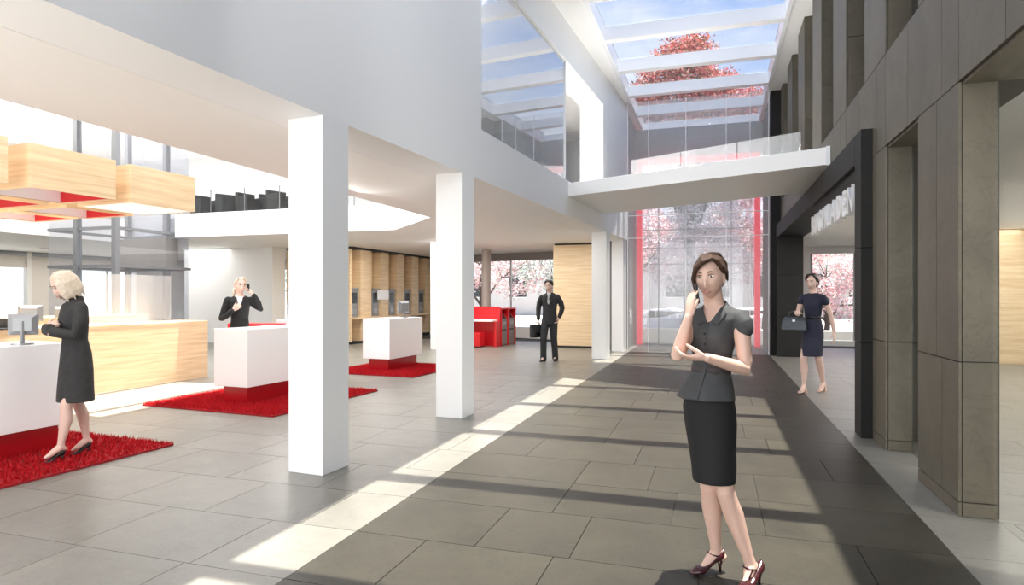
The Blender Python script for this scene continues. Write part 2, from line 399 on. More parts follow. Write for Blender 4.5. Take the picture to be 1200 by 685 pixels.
# dark wall beside the far glass, black wall on its other side
m = MB(); m.box((1.36, 17.06, 0), (1.6, 19.9, RZ)); struct(m.build('wall_right_end', BLACKST)).name = 'wall_right_far'
m = MB(); m.box((-2.75, 17.45, 0), (-2.33, 20.2, RZ)); struct(m.build('wall_left_far', DGREY))
struct(bx('wall_end', (-2.4, 19.9, 5.67), (1.5, 20.1, RZ), DGREY))
# upper rooms behind the right windows, shop below
struct(bx('ceiling', (2.1, -5, 2.96), (9.4, 20.9, 3.6), WARM))
struct(bx('wall_upper_back', (5.2, -5, 3.6), (5.3, 20.9, RZ), mat('dim room wall', (.5, .5, .5), .6)))
m = MB(); m.box((9.2, -5, 0), (9.4, 21, 2.96)).box((1.6, -5, 0), (9.4, -4.8, RZ)).box((6.9, 9, 0), (7.05, 16.5, 2.96))
struct(m.build('wall_shop_side', WHITE))
struct(bx('wall_shop_wood', (5.75, 16.5, 0), (6.95, 16.65, 2.96), OAK))
m = MB(); YE = 20.8
m.box((1.6, YE, 0), (2.75, YE+.2, 2.96)).box((2.75, YE, 2.75), (5.9, YE+.2, 2.96)).box((5.9, YE, 0), (9.4, YE+.2, 2.96)).box((2.75, YE, 3.0), (9.4, YE+.2, RZ))
struct(m.build('wall_shop_end', WHITE))
w = struct(bpy.data.objects.new('window_%d' % nw, None)); C.objects.link(w); nw += 1
bx('sill', (2.75, YE-.02, 0), (5.9, YE+.12, .16), FRAMEW, w)
for x in (2.75, 3.92, 5.0, 5.86): bx('mullion', (x, YE+.02, .16), (x+.06, YE+.1, 2.75), GREYP, w)
for a, b in ((2.81, 3.92), (3.98, 5.0), (5.06, 5.86)): bx('glass_pane', (a, YE+.05, .16), (b, YE+.06, 2.75), GLASS, w)

# dark portal of the shop, with the hanging letters
pf = thing('shop_portal', 'black stone portal framing the bookshop entrance in the right wall', 'portal', (1.47, 12.2, 0))
def pfb(name, lo, hi): return bx(name, (lo[0]-1.47, lo[1]-12.2, lo[2]), (hi[0]-1.47, hi[1]-12.2, hi[2]), BLACKST, pf, .003)
for z0, z1 in ((0, 1.0), (1.004, 2.0), (2.004, 3.25)): pfb('post_block', (1.47, 7.45, z0), (2.06, 7.76, z1))
for z0, z1 in ((0, 1.0), (1.004, 2.0), (2.004, 3.25)): pfb('post_block', (1.47, 16.75, z0), (2.06, 17.04, z1))
for a, b in ((7.764, 10.0), (10.004, 12.25), (12.254, 14.5), (14.504, 16.746)): pfb('lintel_block', (1.47, a, 2.93), (2.06, b, 3.25))
sg = thing('shop_sign', 'white raised capital letters BUCHLADEN hanging under the black portal', 'sign', (1.53, 11.15, 2.46))
MLET = mat('white letter enamel', (.88, .88, .88), .35)
pos = 0.0
for ch in 'BUCHLADEN':
    cu = bpy.data.curves.new('letter', 'FONT'); cu.body = ch; cu.size = .43; cu.extrude = .045; cu.offset = .006
    tmp = bpy.data.objects.new('letter_source', cu); C.objects.link(tmp)
    bpy.context.view_layer.update()
    me = bpy.data.meshes.new_from_object(tmp.evaluated_get(bpy.context.evaluated_depsgraph_get()))
    xs = [v.co.x for v in me.vertices]; x0, x1 = min(xs), max(xs)
    bpy.data.objects.remove(tmp)
    for v in me.vertices: v.co.x -= x0
    me.materials.clear(); me.materials.append(MLET)
    o = bpy.data.objects.new('letter', me); C.objects.link(o); o.parent = sg
    o.rotation_euler = (PI/2, 0, -PI/2); o.location = (0, -pos, 0)
    pos += (x1-x0)+.115
bx('mounting_rail', (-.005, -3.25, .30), (.03, 0, .47), BLACKST, sg)

# ------------------------------------------------------------------ bridge across the street
FL, BL = LP(0, 7.18), LP(0, 9.96)
brp = [(FL.x+.002, FL.y), (1.578, 9.95), (1.578, 12.57), (BL.x+.002, BL.y)]
br = thing('footbridge', 'white skewed footbridge crossing the street between the two buildings', 'bridge', (-.5, 11.8, 3.37))
def brq(pts): return [(x+.5, y-11.8) for x, y in pts]
MB().prism(brq(brp), 0, .25).build('deck', mat('bridge paint', (.92, .92, .91), .45), br, bevel=.004)
d = (Vector(brp[1])-Vector(brp[0])).normalized(); nrm = Vector((-d.y, d.x))
a = Vector(brp[1])-d*.06
MB().prism(brq([a-nrm*.012, Vector(brp[1])-nrm*.012, Vector(brp[1])+nrm*.0, a+nrm*.0]), -.012, .262).build('end_plate', FRAMEW, br)
a0 = Vector(brp[3]).lerp(Vector(brp[2]), .17); a1 = Vector(brp[3]).lerp(Vector(brp[2]), .985)
for i in range(3):
    p, q = a0.lerp(a1, i/3+.003), a0.lerp(a1, (i+1)/3-.003); dd = (q-p).normalized(); nn = Vector((-dd.y, dd.x))*.008
    MB().prism(brq([p-nn*1, q-nn, q+nn, p+nn]), .25, 1.12).build('glass_pane', GLASSB, br)
bx('glass_balustrade', (-.02, 7.2, 0), (0, 9.7, .88), GLASSB)
gb = bpy.data.objects['glass_balustrade']; lplace(gb, -1.0, 0, 3.6); tag(gb, 'milky glass balustrade just inside the upper white wall by the bridge', 'balustrade')

# ------------------------------------------------------------------ glass curtain across the street, red portal at its end
gc = thing('glass_curtain', 'tall clear glass screen with thin white joints across the street', 'glass wall', (0, 17.0, 0))
MX = [-2.2, -1.65, -.7, .29, .86, 1.30]
for x in MX: bx('joint_bar', (x-.008, -.02, 0), (x+.008, .02, RZ), GLOSSW, gc)
for z in (3.02, 3.62): bx('cross_bar', (-2.2, -.014, z-.008), (1.3, .014, z+.008), GLOSSW, gc)
for a, b in zip(MX, MX[1:]):
    for z0, z1 in ((.01, 3.01), (3.03, 3.61), (3.63, RZ)): bx('glass_pane', (a+.008, -.006, z0), (b-.008, .006, z1), GLASSM, gc)
rp = thing('red_portal', 'glowing red frame around the great window at the end of the street', 'portal', (-.5, 19.8, 0))
for n, lo, hi in (('frame_post', (-1.78, -.15, 0), (-1.62, .1, 5.67)), ('frame_post', (1.62, -.15, 0), (1.78, .1, 5.67)), ('frame_head', (-1.62, -.15, 5.51), (1.62, .1, 5.67))):
    bx(n, lo, hi, REDGLOW, rp)
MX2 = [-1.62, -1.12, -.06, .98, 1.62]
for x in MX2[1:-1]: bx('mullion', (x-.012, -.03, 0), (x+.012, .03, 5.51), GREYP, rp)
for z in (2.45, 2.95, 3.5): bx('transom', (-1.62, -.025, z-.01), (1.62, .025, z+.01), GREYP, rp)
for a, b in zip(MX2, MX2[1:]): bx('glass_pane', (a+.012, -.006, .02), (b-.012, .006, 5.5), GLASSM, rp)

# ------------------------------------------------------------------ banking hall: end walls, upper back wall
S0 = Vector((-10.6, 22.6)); S1 = Vector((-2.5, 20.05)); SA = math.atan2(S1.y-S0.y, S1.x-S0.x); SL = (S1-S0).length
m = MB(); m.box((0, 0, 0), (SL, .2, .38)).box((0, 0, 3.0), (SL, .2, RZ)).box((0, 0, .38), (1.0, .2, 3.0)).box((6.6, 0, .38), (SL, .2, 3.0))
we = struct(m.build('wall_hall_end', WHITE)); we.location = (S0.x, S0.y, 0); we.rotation_euler = (0, 0, SA)
w = struct(bpy.data.objects.new('window_%d' % nw, None)); C.objects.link(w); nw += 1; w.location = (S0.x, S0.y, 0); w.rotation_euler = (0, 0, SA)
bx('head_panel', (1.0, .02, 2.74), (6.6, .16, 3.0), mat('grey head panel', (.30, .28, .27), .5), w)
for x in (1.0, 3.8, 6.54): bx('mullion', (x, .04, .38), (x+.06, .1, 2.74), FRAMEW, w)
for a, b in ((1.06, 3.8), (3.86, 6.54)): bx('glass_pane', (a, .06, .38), (b, .07, 2.74), GLASS, w)
bb = struct(bx('baseboard_end', (0, -.02, 0), (SL, 0, .09), WHITE)); bb.location = we.location; bb.rotation_euler = we.rotation_euler
m = MB(); m.box((-22.5, 18.9, 3.6), (-4.5, 19.1, RZ))
struct(m.build('wall_upper_hall', mat('light grey wall', (.74, .75, .77), .6)))
m = MB()
for a, b in ((-22.5, -21.2), (-19.6, -18.0), (-15.0, -10.4)): m.box((a, 22.5, 0), (b, 22.7, 3.0))
m.box((-22.5, 22.5, 2.6), (-10.4, 22.7, 3.0))
struct(m.build('wall_back', mat('back wall grey', (.70, .68, .65), .6)))
for a, b in ((-21.2, -19.6), (-18.0, -15.0)):
    w = struct(bpy.data.objects.new('window_%d' % nw, None)); C.objects.link(w); nw += 1
    bx('glass_pane', (a, 22.6, 0), (b, 22.61, 2.6), GLASS, w)
    for x in (a, (a+b)/2-.03, b-.06): bx('mullion', (x, 22.54, 0), (x+.06, 22.6, 2.6), GREYP, w)
m = MB()
LWIN = ((8.2, 11.75, 1), (12.0, 13.0, 1), (13.1, 15.6, 0), (15.75, 17.3, 1), (17.4, 19.9, 0))
for a, b in ((-8, 8.2), (11.75, 12.0), (13.0, 13.1), (15.6, 15.75), (17.3, 17.4), (19.9, 22.6)): m.box((-22.7, a, 0), (-22.5, b, 3.0))
m.box((-22.7, -8, 3.0), (-22.5, 22.7, RZ))
struct(m.build('wall_far_left', mat('pale beige wall', (.66, .63, .58), .6)))
for a, b, blind in LWIN:
    w = struct(bpy.data.objects.new('window_%d' % nw, None)); C.objects.link(w); nw += 1
    if blind: bx('blind_panel', (-22.66, a, 0), (-22.6, b, 2.86), mat('beige blind', (.58, .53, .47), .7), w)
    else:
        bx('glass_pane', (-22.62, a, .05), (-22.61, b, 2.45), GLASS, w); bx('transom_panel', (-22.66, a, 2.45), (-22.58, b, 2.86), mat('beige blind', (.58, .53, .47), .7), w)
        bx('mullion', (-22.6, (a+b)/2-.04, .05), (-22.54, (a+b)/2+.04, 2.45), GREYP, w)
    bx('frame_head', (-22.6, a, 2.86), (-22.5, b, 3.0), GREYP, w)
struct(bx('wall_behind', (-22.7, -9.2, 3), (-3.6, -9, RZ), WHITE))
struct(bx('wall_white', (-16.3, 16.2, 0), (-12.9, 16.8, 3.0), mat('plain white wall', (.88, .88, .87), .6)))

# ================================================================== OBJECTS OF THE HALL
# ------------------------------------------------------------------ red rugs with upright pile
RUGM = None
def rug_mat():
    m, nt, b = new_mat('red rug pile'); N = nt.nodes.new; L = nt.links.new
    g = N('ShaderNodeNewGeometry'); cr = N('ShaderNodeValToRGB')
    cr.color_ramp.elements[0].color = (.30, .004, .008, 1); cr.color_ramp.elements[1].color = (.62, .016, .024, 1)
    L(g.outputs['Random Per Island'], cr.inputs[0]); L(cr.outputs[0], b.inputs['Base Color']); b.inputs['Roughness'].default_value = .75; b.inputs['Specular IOR Level'].default_value = .15
    return m
RUGM = rug_mat(); RUGB = mat('rug backing', (.32, .005, .01), .9)
def rug(v0, v1, u0, u1, n, label, seed):
    r = random.Random(seed); cv, cu = (v0+v1)/2, (u0+u1)/2; w, h = (v1-v0)/2, (u1-u0)/2
    t = thing('rug', label, 'rug', LP(cv, cu, 0), -AL, 'red shaggy rugs under the white counters')
    bx('backing', (-w, -h, .001), (w, h, .018), RUGB, t)
    vs, fs = [], []
    for i in range(n):
        x, y = r.uniform(-w, w), r.uniform(-h, h); a = r.uniform(0, 2*PI); hh = r.uniform(.035, .062); bw = .006
        lx, ly = r.gauss(0, .014), r.gauss(0, .014); dx, dy = math.cos(a)*bw, math.sin(a)*bw; k = len(vs)
        vs += [(x-dx, y-dy, .016), (x+dx, y+dy, .016), (x+dy*.9, y-dx*.9, .016), (x+lx, y+ly, hh)]
        fs += [(k, k+1, k+3), (k+1, k+2, k+3), (k+2, k, k+3)]
    m = MB(); m.v = vs; m.f = fs; stuff(m.build('pile', RUGM, t))
    return t
rug(-4.95, -2.08, -2.6, .33, 26000, 'red shaggy rug under the front desk at the left edge', 1)
rug(-4.45, -2.2, 1.84, 4.13, 26000, 'red shaggy rug under the white counter behind the nearest column', 2)
rug(-4.5, -2.5, 5.72, 7.75, 20000, 'red shaggy rug under the farther small white counter', 3)
rug(-6.9, -5.6, 5.55, 6.6, 7000, 'red shaggy rug showing past the end of the oak counter', 4)

# ------------------------------------------------------------------ white counters on red plinths
def counter(name, v0, v1, u0, u1, label, group=None, back=True):
    t = thing(name, label, 'counter', LP((v0+v1)/2, (u0+u1)/2, 0), -AL, group); w, h = (v1-v0)/2, (u1-u0)/2
    bx('body', (-w, -h, .25), (w, h, 1.04), GLOSSW, t, .006)
    bx('plinth', (-w+.09, -h+.09, .02), (w-.09, h-.09, .25), REDP, t)
    return t
counter('reception_desk', -3.62, -2.92, -2.4, -.10, 'long white front desk on a red plinth at the left edge')
counter('service_counter', -3.68, -3.08, 2.33, 3.95, 'white counter on a red plinth, partly behind the nearest column', 'white service counters')
counter('service_counter', -3.98, -3.36, 6.28, 7.57, 'small white counter between the two nearest columns', 'white service counters')
t = thing('storage_cabinet', 'low red cabinet standing behind the woman phoning at the counter', 'cabinet', (-7.40, 8.72, 0), 0)
bx('body', (-.45, 0, .05), (.45, .35, 1.03), RED, t, .004); bx('door', (-.44, -.015, .07), (-.005, 0, 1.02), RED, t); bx('door', (.005, -.015, .07), (.44, 0, 1.02), RED, t); bx('plinth', (-.43, .02, 0), (.43, .33, .05), BLACK, t)
t = thing('storage_cabinet', 'white cabinet beside the red cabinet behind the nearest column', 'cabinet', (-6.85, 9.35, 0), 0)
bx('body', (-.5, 0, .05), (.7, .4, 1.08), GLOSSW, t, .004); bx('door', (-.49, -.015, .06), (.095, 0, 1.07), GLOSSW, t); bx('door', (.105, -.015, .06), (.69, 0, 1.07), GLOSSW, t); bx('plinth', (-.48, .02, 0), (.68, .38, .05), BLACK, t)

# ------------------------------------------------------------------ oak counters at the left
t = thing('oak_counter', 'long pale oak reception counter with its end toward the red rug', 'counter', LP(-6.45, 2.12, 0), -AL)
bx('front_panel', (.31, -4.6, 0), (.35, 2.34, 1.0), OAK, t); bx('end_panel', (-.35, 2.30, 0), (.31, 2.34, 1.0), OAK, t); bx('worktop', (-.36, -4.6, 1.0), (.355, 2.345, 1.04), OAK, t, .003)
bx('back_panel', (-.35, -4.6, 0), (-.31, 2.30, 1.0), OAK, t)
t = thing('oak_counter', 'second oak counter standing behind the long oak reception counter', 'counter', LP(-8.6, 2.6, 0), -AL)
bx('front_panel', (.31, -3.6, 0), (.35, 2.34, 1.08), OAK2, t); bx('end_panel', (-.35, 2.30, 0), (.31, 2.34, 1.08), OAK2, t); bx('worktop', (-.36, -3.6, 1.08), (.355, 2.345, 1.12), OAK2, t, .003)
t = thing('glass_screen', 'frosted glass screen standing on the far end of the oak counter', 'screen', LP(-6.78, 3.4, 1.041), -AL)
bx('glass_pane', (-.006, -.75, .0), (.006, .85, .82), GLASSM, t); bx('foot', (-.02, -.6, 0), (.02, -.5, .02), STEEL, t); bx('foot', (-.02, .6, 0), (.02, .7, .02), STEEL, t)

# ------------------------------------------------------------------ monitors
def monitor(loc, rz, label, group, w=.40, h=.30, mt=GREYP):
    t = thing('monitor', label, 'monitor', loc, rz, group)
    m = MB(); m.rings([[Vector((sx*w/2*k, y, .09+h/2+sz*h/2*k)) for sx, sz in ((-1, -1), (1, -1), (1, 1), (-1, 1))] for k, y in ((1, 0), (1, -.018), (.62, -.05))])
    m.build('housing', mt, t, bevel=.004)
    bx('screen', (-w/2+.012, .001, .102), (w/2-.012, .004, .078+h), SCREEN, t)
    MB().tube([(0, -.045, .012), (0, -.04, .22)], .018, 8).build('stand', mt, t); MB().tube([(0, -.03, 0), (0, -.03, .014)], .09, 16).build('foot', STEEL, t)
    return t
MG = 'computer monitors on the counters'
p = LP(-3.06, -.47, 1.041); monitor(p, YAW+.45, 'grey monitor seen from behind on the white front desk', MG, .235, .20)
p = LP(-6.3, 1.55, 1.041); monitor(p, YAW+.2, 'grey monitor on the oak counter, directly behind the front desk monitor', MG, .32, .23)
p = LP(-6.62, 2.2, 1.041); monitor(p, YAW-.3, 'grey monitor on the oak counter left of the blonde woman', MG, .3, .2)
p = LP(-3.5, 3.75, 1.041); monitor(p, YAW+1.25, 'monitor edge showing beside the nearest column', MG, .38, .26)
p = LP(-3.5, 7.0, 1.041); monitor(p, YAW+1.15, 'monitor seen edge-on on the farther small white counter', MG, .4, .26)
t = thing('laptop', 'dark flat laptop at the left picture edge on the oak counter', 'laptop', LP(-6.25, 1.1, 1.041), YAW)
bx('base', (-.16, -.11, 0), (.16, .11, .016), BLACK, t, .003); MB().box((-.16, .105, .012), (.16, .117, .15)).build('screen', BLACK, t)

# ------------------------------------------------------------------ hanging light boxes of oak
def lightbox(v1, u0, label, flush=False, L=.83, W=.85):
    t = thing('hanging_light_box', label, 'ceiling light', LP(v1-W/2, u0+L/2, 2.5), -AL, 'oak light boxes hung over the counters'); w, h, k, H = W/2, L/2, .022, .41
    bx('side_panel', (w-k, -h, 0), (w, h, H), OAK, t); bx('side_panel', (-w, -h, 0), (-w+k, h, H), OAK, t)
    bx('end_panel', (-w+k, -h, 0), (w-k, -h+k, H), OAK, t); bx('end_panel', (-w+k, h-k, 0), (w-k, h, H), OAK, t)
    if flush: bx('diffuser', (-w+k, -h+k, .004), (w-k, h-k, .02), LIGHTP, t)
    else:
        bx('diffuser', (-w+k, -h+k, .24), (w-k, h-k, .26), LIGHTP, t)
        bx('red_lining', (-w+k, h-k-.008, .01), (w-k, h-k, .24), RED, t); bx('white_lining', (-w+k, -h+k, .01), (-w+k+.008, h-k-.008, .24), GLOSSW, t)
    for sx, sy in ((-1, -1), (1, -1), (1, 1), (-1, 1)): MB().tube([(sx*(w-.05), sy*(h-.05), H-.02), (sx*(w-.05), sy*(h-.05), RZ-2.5)], .0012, 5).build('wire', STEEL, t)
lightbox(-2.91, .50, 'oak light box with a white underside, farthest of the near row', True)
lightbox(-2.88, -.52, 'oak light box in the middle of the near row, red inside')
lightbox(-2.84, -1.56, 'oak light box cut by the left edge of the picture')
for i, (v, u, l) in enumerate(((-3.95, .50, 'oak light box behind the white bottomed one'), (-3.95, -.52, 'oak light box in the middle of the second row, red inside'), (-3.95, -1.56, 'oak light box of the second row at the picture edge'), (-4.98, .5, 'oak light box in the third row, red end facing the viewer'), (-4.98, -.52, 'oak light box in the third row at the left picture edge'))):
    lightbox(v, u, l)

# ------------------------------------------------------------------ glazed lift shaft of two storeys
t = thing('glass_lift_shaft', 'tall glass lift shaft on dark grey posts behind the oak counter', 'lift', (-14.5, 12.4, 0))
for x, y in ((-.12, -1.1), (1.1, -1.1), (-1.06, 1.1), (.30, 1.1)): bx('post', (x-.065, y-.065, 0), (x+.065, y+.065, RZ), POST, t)
for z in (2.2, 3.1):
    for lo, hi in (((-1.06, -1.14), (1.1, -1.08)), ((-1.06, 1.08), (1.1, 1.14)), ((-1.1, -1.08), (-1.04, 1.08)), ((1.04, -1.08), (1.1, 1.08))): bx('rail', (*lo, z-.035), (*hi, z+.035), POST, t)
for z0, z1 in ((.02, 2.16), (2.24, 3.06), (3.14, RZ)):
    bx('glass_pane', (-1.05, -1.115, z0), (1.05, -1.105, z1), GLASSG, t); bx('glass_pane', (1.065, -1.07, z0), (1.075, 1.07, z1), GLASSG, t)
    bx('glass_pane', (-1.05, 1.105, z0), (1.05, 1.115, z1), GLASSG, t)
bx('lift_car_back', (-.9, .5, 2.25), (.9, .9, 3.0), mat('brown lift wall', (.25, .22, .19), .5), t)

# ------------------------------------------------------------------ balcony: balustrade and armchairs
t = thing('balcony_balustrade', 'glass balustrade with a thin white rail on the upper floor edge', 'balustrade', (-10, 13.0, 3.6))
bx('hand_rail', (-3.3, -.02, .60), (3.0, .02, .63), GLOSSW, t)
for a in range(6): bx('glass_pane', (-3.28+a*1.045, -.005, .005), (-3.28+a*1.045+1.02, .005, .60), GLASS, t)
for a in range(7): bx('post', (-3.29+a*1.045-.008, .006, 0), (-3.29+a*1.045+.008, .02, .60), POST, t)
o = bx('light_strip', (-3.3, -.02, -.02), (3.4, .02, .02), LIGHTP); o.location = (-10.2, 18.86, 4.55); tag(o, 'thin white light strip along the upper back wall', 'light strip')
def armchair(x, y, rz, label):
    t = thing('armchair', label, 'armchair', (x, y, 3.604), rz, 'black armchairs on the balcony'); t.scale = (.62, .62, .78)
    bx('seat', (-.36, -.30, .14), (.36, .26, .40), CHAIRF, t, .02); bx('backrest', (-.44, .26, .08), (.44, .42, .74), CHAIRF, t, .02)
    bx('armrest', (-.44, -.34, .08), (-.36, .26, .60), CHAIRF, t, .02); bx('armrest', (.36, -.34, .08), (.44, .26, .60), CHAIRF, t, .02)
    for sx in (-1, 1):
        for yy in (-.28, .36): bx('leg', (sx*.38-.02, yy-.02, 0), (sx*.38+.02, yy+.02, .085), STEEL, t)
for x, dz, lab in ((-12.99, .1, 'black armchair farthest left on the balcony, beside an oak box'), (-12.19, -.1, 'black armchair second from the left on the balcony'), (-11.56, .15, 'black armchair in the middle of the balcony row'),
                  (-11.15, -.05, 'black armchair second from the right on the balcony'), (-10.55, .08, 'black armchair at the right end of the balcony beside the nearest column')):
    armchair(x, 13.5+(.52 if abs(dz+.05) < .001 else abs(dz)), PI/2-.35+dz, lab)

# ------------------------------------------------------------------ oak wall with terminals in its niches
WX = -10.55
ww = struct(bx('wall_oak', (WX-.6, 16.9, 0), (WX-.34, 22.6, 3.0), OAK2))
niche = []
for p in (416.5, 441, 460.5, 478.5, 494.5):
    tt = (p-600)/740; cc, ss = math.cos(YAW), math.sin(YAW); niche.append(WX*(cc+ss*tt)/(cc*tt-ss))
ed = [16.9]
for y in niche: ed += [y-.30, y+.30]
ed.append(22.6)
for a, b in zip(ed[::2], ed[1::2]): bx('oak_panel', (WX-.34, a+.004, .08), (WX, b-.004, 2.93), OAK, ww)
bx('head_strip', (WX-.34, 16.9, 2.93), (WX+.01, 22.6, 3.0), BLACK, ww); bx('plinth_strip', (WX-.34, 16.9, 0), (WX-.03, 22.6, .08), BLACK, ww)
bx('ledge', (WX, 16.9, .78), (WX+.22, 22.4, .83), OAK, ww); 
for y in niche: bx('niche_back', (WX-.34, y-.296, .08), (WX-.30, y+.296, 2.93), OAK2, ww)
names = ('nearest the column', 'second from the left, under the white sign', 'third from the left', 'fourth from the left', 'farthest right beside the white column')
for y, nme in zip(niche, names):
    t = thing('service_terminal', 'grey self service terminal in the oak wall, '+nme, 'terminal', (WX-.3, y, .83), 0, 'terminals in the oak wall niches')
    bx('housing', (0, -.2, 0), (.26, .2, .86), MIDGREY, t, .01); bx('screen', (.26, -.15, .42), (.265, .15, .76), SCREEN, t); bx('keypad', (.26, -.12, .1), (.27, .12, .25), STEEL, t); bx('hood', (.0, -.215, .86), (.30, .215, .90), GREYP, t)
ws = struct(bx('wall_oak_return', (-12.9, 16.87, 0), (WX-.34, 17.1, 2.93), OAK)); bx('head_strip', (-12.9, 16.88, 2.93), (WX-.3, 17.1, 3.0), BLACK, ws)
for loc, w, lab in (((-10.75, 16.86), .0, 'a'),): pass
o = bx('wall_sign', (-.23, -.03, 0), (.23, 0, .28), GLOSSW); o.location = (-12.6, 16.87, 1.37); tag(o, 'small blank white sign on the oak wall left of the nearest column', 'sign')
o = bx('wall_sign', (0, -.36, 0), (.03, .36, .31), GLOSSW); o.location = (WX, niche[1]+.42, 1.36); tag(o, 'blank white sign on the oak wall above the farther small counter', 'sign')

# ------------------------------------------------------------------ oak block, red machines
t = thing('oak_block', 'tall oak clad block behind the man in the dark suit', 'room block', (-3.55, 17.75, 0))
bx('core', (-.86, .03, 0), (.64, 1.7, 2.99), BLACK, t)
for k in range(5): bx('oak_board', (-.88, 0, .06+k*.578), (.66, .03, .06+(k+1)*.578-.003), OAK, t)
bx('side_cladding', (-.88, .03, .06), (-.86, 1.7, 2.95), OAK, t); bx('side_cladding', (.64, .03, .06), (.66, 1.7, 2.95), OAK, t)
def atm(u, label):
    t = thing('cash_machine', label, 'cash machine', LP(-4.15, u, 0), -AL, 'red cash machines by the end window')
    bx('side_panel', (-.5, -.30, 0), (.38, -.26, 1.12), RED, t); bx('side_panel', (-.5, .24, 0), (.38, .28, 1.12), RED, t); bx('top_panel', (-.5, -.26, 1.08), (.36, .24, 1.12), RED, t); bx('back_panel', (-.5, -.26, 0), (-.46, .24, 1.08), RED, t)
    m = MB(); prof = [(-.3, .02), (.34, .02), (.34, .80), (.14, 1.02), (-.3, 1.06)]
    m.rings([[Vector((x, y, z)) for x, z in prof] for y in (.24, -.26)]); m.build('machine_front', MIDGREY, t)
    bx('screen', (-.13, -.19, -.004), (.13, .17, .004), SCREEN, t, 0).matrix_local = Matrix.Translation((.25, 0, .905)) @ Matrix.Rotation(math.radians(47.7), 4, 'Y')
    bx('keypad', (.34, -.13, .62), (.36, .12, .72), STEEL, t); bx('slot', (.34, -.16, .45), (.348, .15, .49), BLACK, t)
atm(13.28, 'red framed grey cash machine next to the red writing desk')
atm(13.88, 'red framed grey cash machine farthest right of the red row')
t = thing('writing_desk', 'red standing desk with a white shelf at the start of the red row', 'desk', LP(-4.45, 12.72, 0), -AL)
bx('back_board', (-1.0, .16, 0), (.66, .22, 1.17), RED, t); bx('shelf', (-1.0, -.25, .74), (.60, .16, .80), GLOSSW, t, .004); bx('side_board', (.60, -.1, 0), (.66, .16, .74), RED, t); bx('support', (-.98, -.2, 0), (-.92, .16, .74), RED, t)
t = thing('stool', 'red cube stool tucked under the white shelf of the red desk', 'stool', LP(-4.38, 12.42, 0), -AL)
bx('body', (-.36, -.2, .03), (.24, .2, .42), RED, t, .01); bx('foot', (-.33, -.17, 0), (.21, .17, .03), BLACK, t)
o = MB().tube([(0, 0, 0), (0, 0, .02)], .12, 20).build('ceiling_downlight', FRAMEW); o.location = (-20.3, 14.6, 2.98); tag(o, 'round downlight in the far left ceiling', 'ceiling light')

# ================================================================== OUTSIDE
GR = mat('pale paving', (.44, .42, .395), .6, noise=.15, nscale=.7); ASPH = mat('road', (.30, .295, .29), .7, noise=.1)
LAWN = mat('pale dry lawn', (.46, .43, .38), .9, noise=.25, nscale=1.5)
struct(bx('ground', (-70, 29.4, -.3), (60, 30.4, -.014), GR)); struct(bx('ground_side', (-70, 23.0, -.3), (-23, 29.4, -.02), GR)); struct(bx('ground_right', (9.4, 21, -.3), (60, 29.4, -.02), GR))
struct(bx('road', (-70, 30.4, -.9), (60, 38, -.55), ASPH)); struct(bx('ground_lawn', (-90, 38, -.9), (90, 140, -.45), LAWN)); struct(bx('ground_west', (-70, -10, -.3), (-23, 23, -.02), GR))
# car
def car(x, y, label):
    t = thing('car', label, 'car', (x, y, -.55), 0)
    prof = [(-2.1, .32), (-2.12, .62), (-1.95, .80), (-1.2, .88), (-.55, 1.34), (.55, 1.40), (1.35, 1.30), (1.95, .95), (2.12, .85), (2.14, .34)]
    m = MB()
    def ring(yy, k): return [Vector((px, yy*(1 if pz < 1.0 else .82), pz)) for px, pz in prof]
    m.rings([ring(.84, 1), ring(-.84, 1)]); m.build('body', GLOSSW, t, bevel=.05, seg=3)
    for sy in (-1, 1):
        q = MB(); q.rings([[Vector((px, sy*yy, pz)) for px, pz, yy in ((-1.02, .92, .845), (1.5, .95, .845), (1.25, 1.24, .75), (-.5, 1.27, .74))], [Vector((px, sy*(yy-.03), pz)) for px, pz, yy in ((-1.02, .92, .845), (1.5, .95, .845), (1.25, 1.24, .75), (-.5, 1.27, .74))]]); q.build('side_window', SCREEN, t)
        for wx in (-1.32, 1.36):
            w = MB().tube([(wx, sy*.70, .32), (wx, sy*.87, .32)], .32, 22).build('wheel', BLACK, t); MB().tube([(wx, sy*.865, .32), (wx, sy*.885, .32)], .19, 14).build('rim', STEEL, w)
        bx('head_lamp', (-2.125, sy*.66-.16, .60), (-2.06, sy*.66+.16, .74), FRAMEW, t)
    bx('bumper', (-2.17, -.8, .34), (-2.08, .8, .50), GREYP, t)
car(-2.6, 33.3, 'white car parked outside beyond the red portal'); car(1.7, 36.4, 'white car parked outside, half behind the near woman')

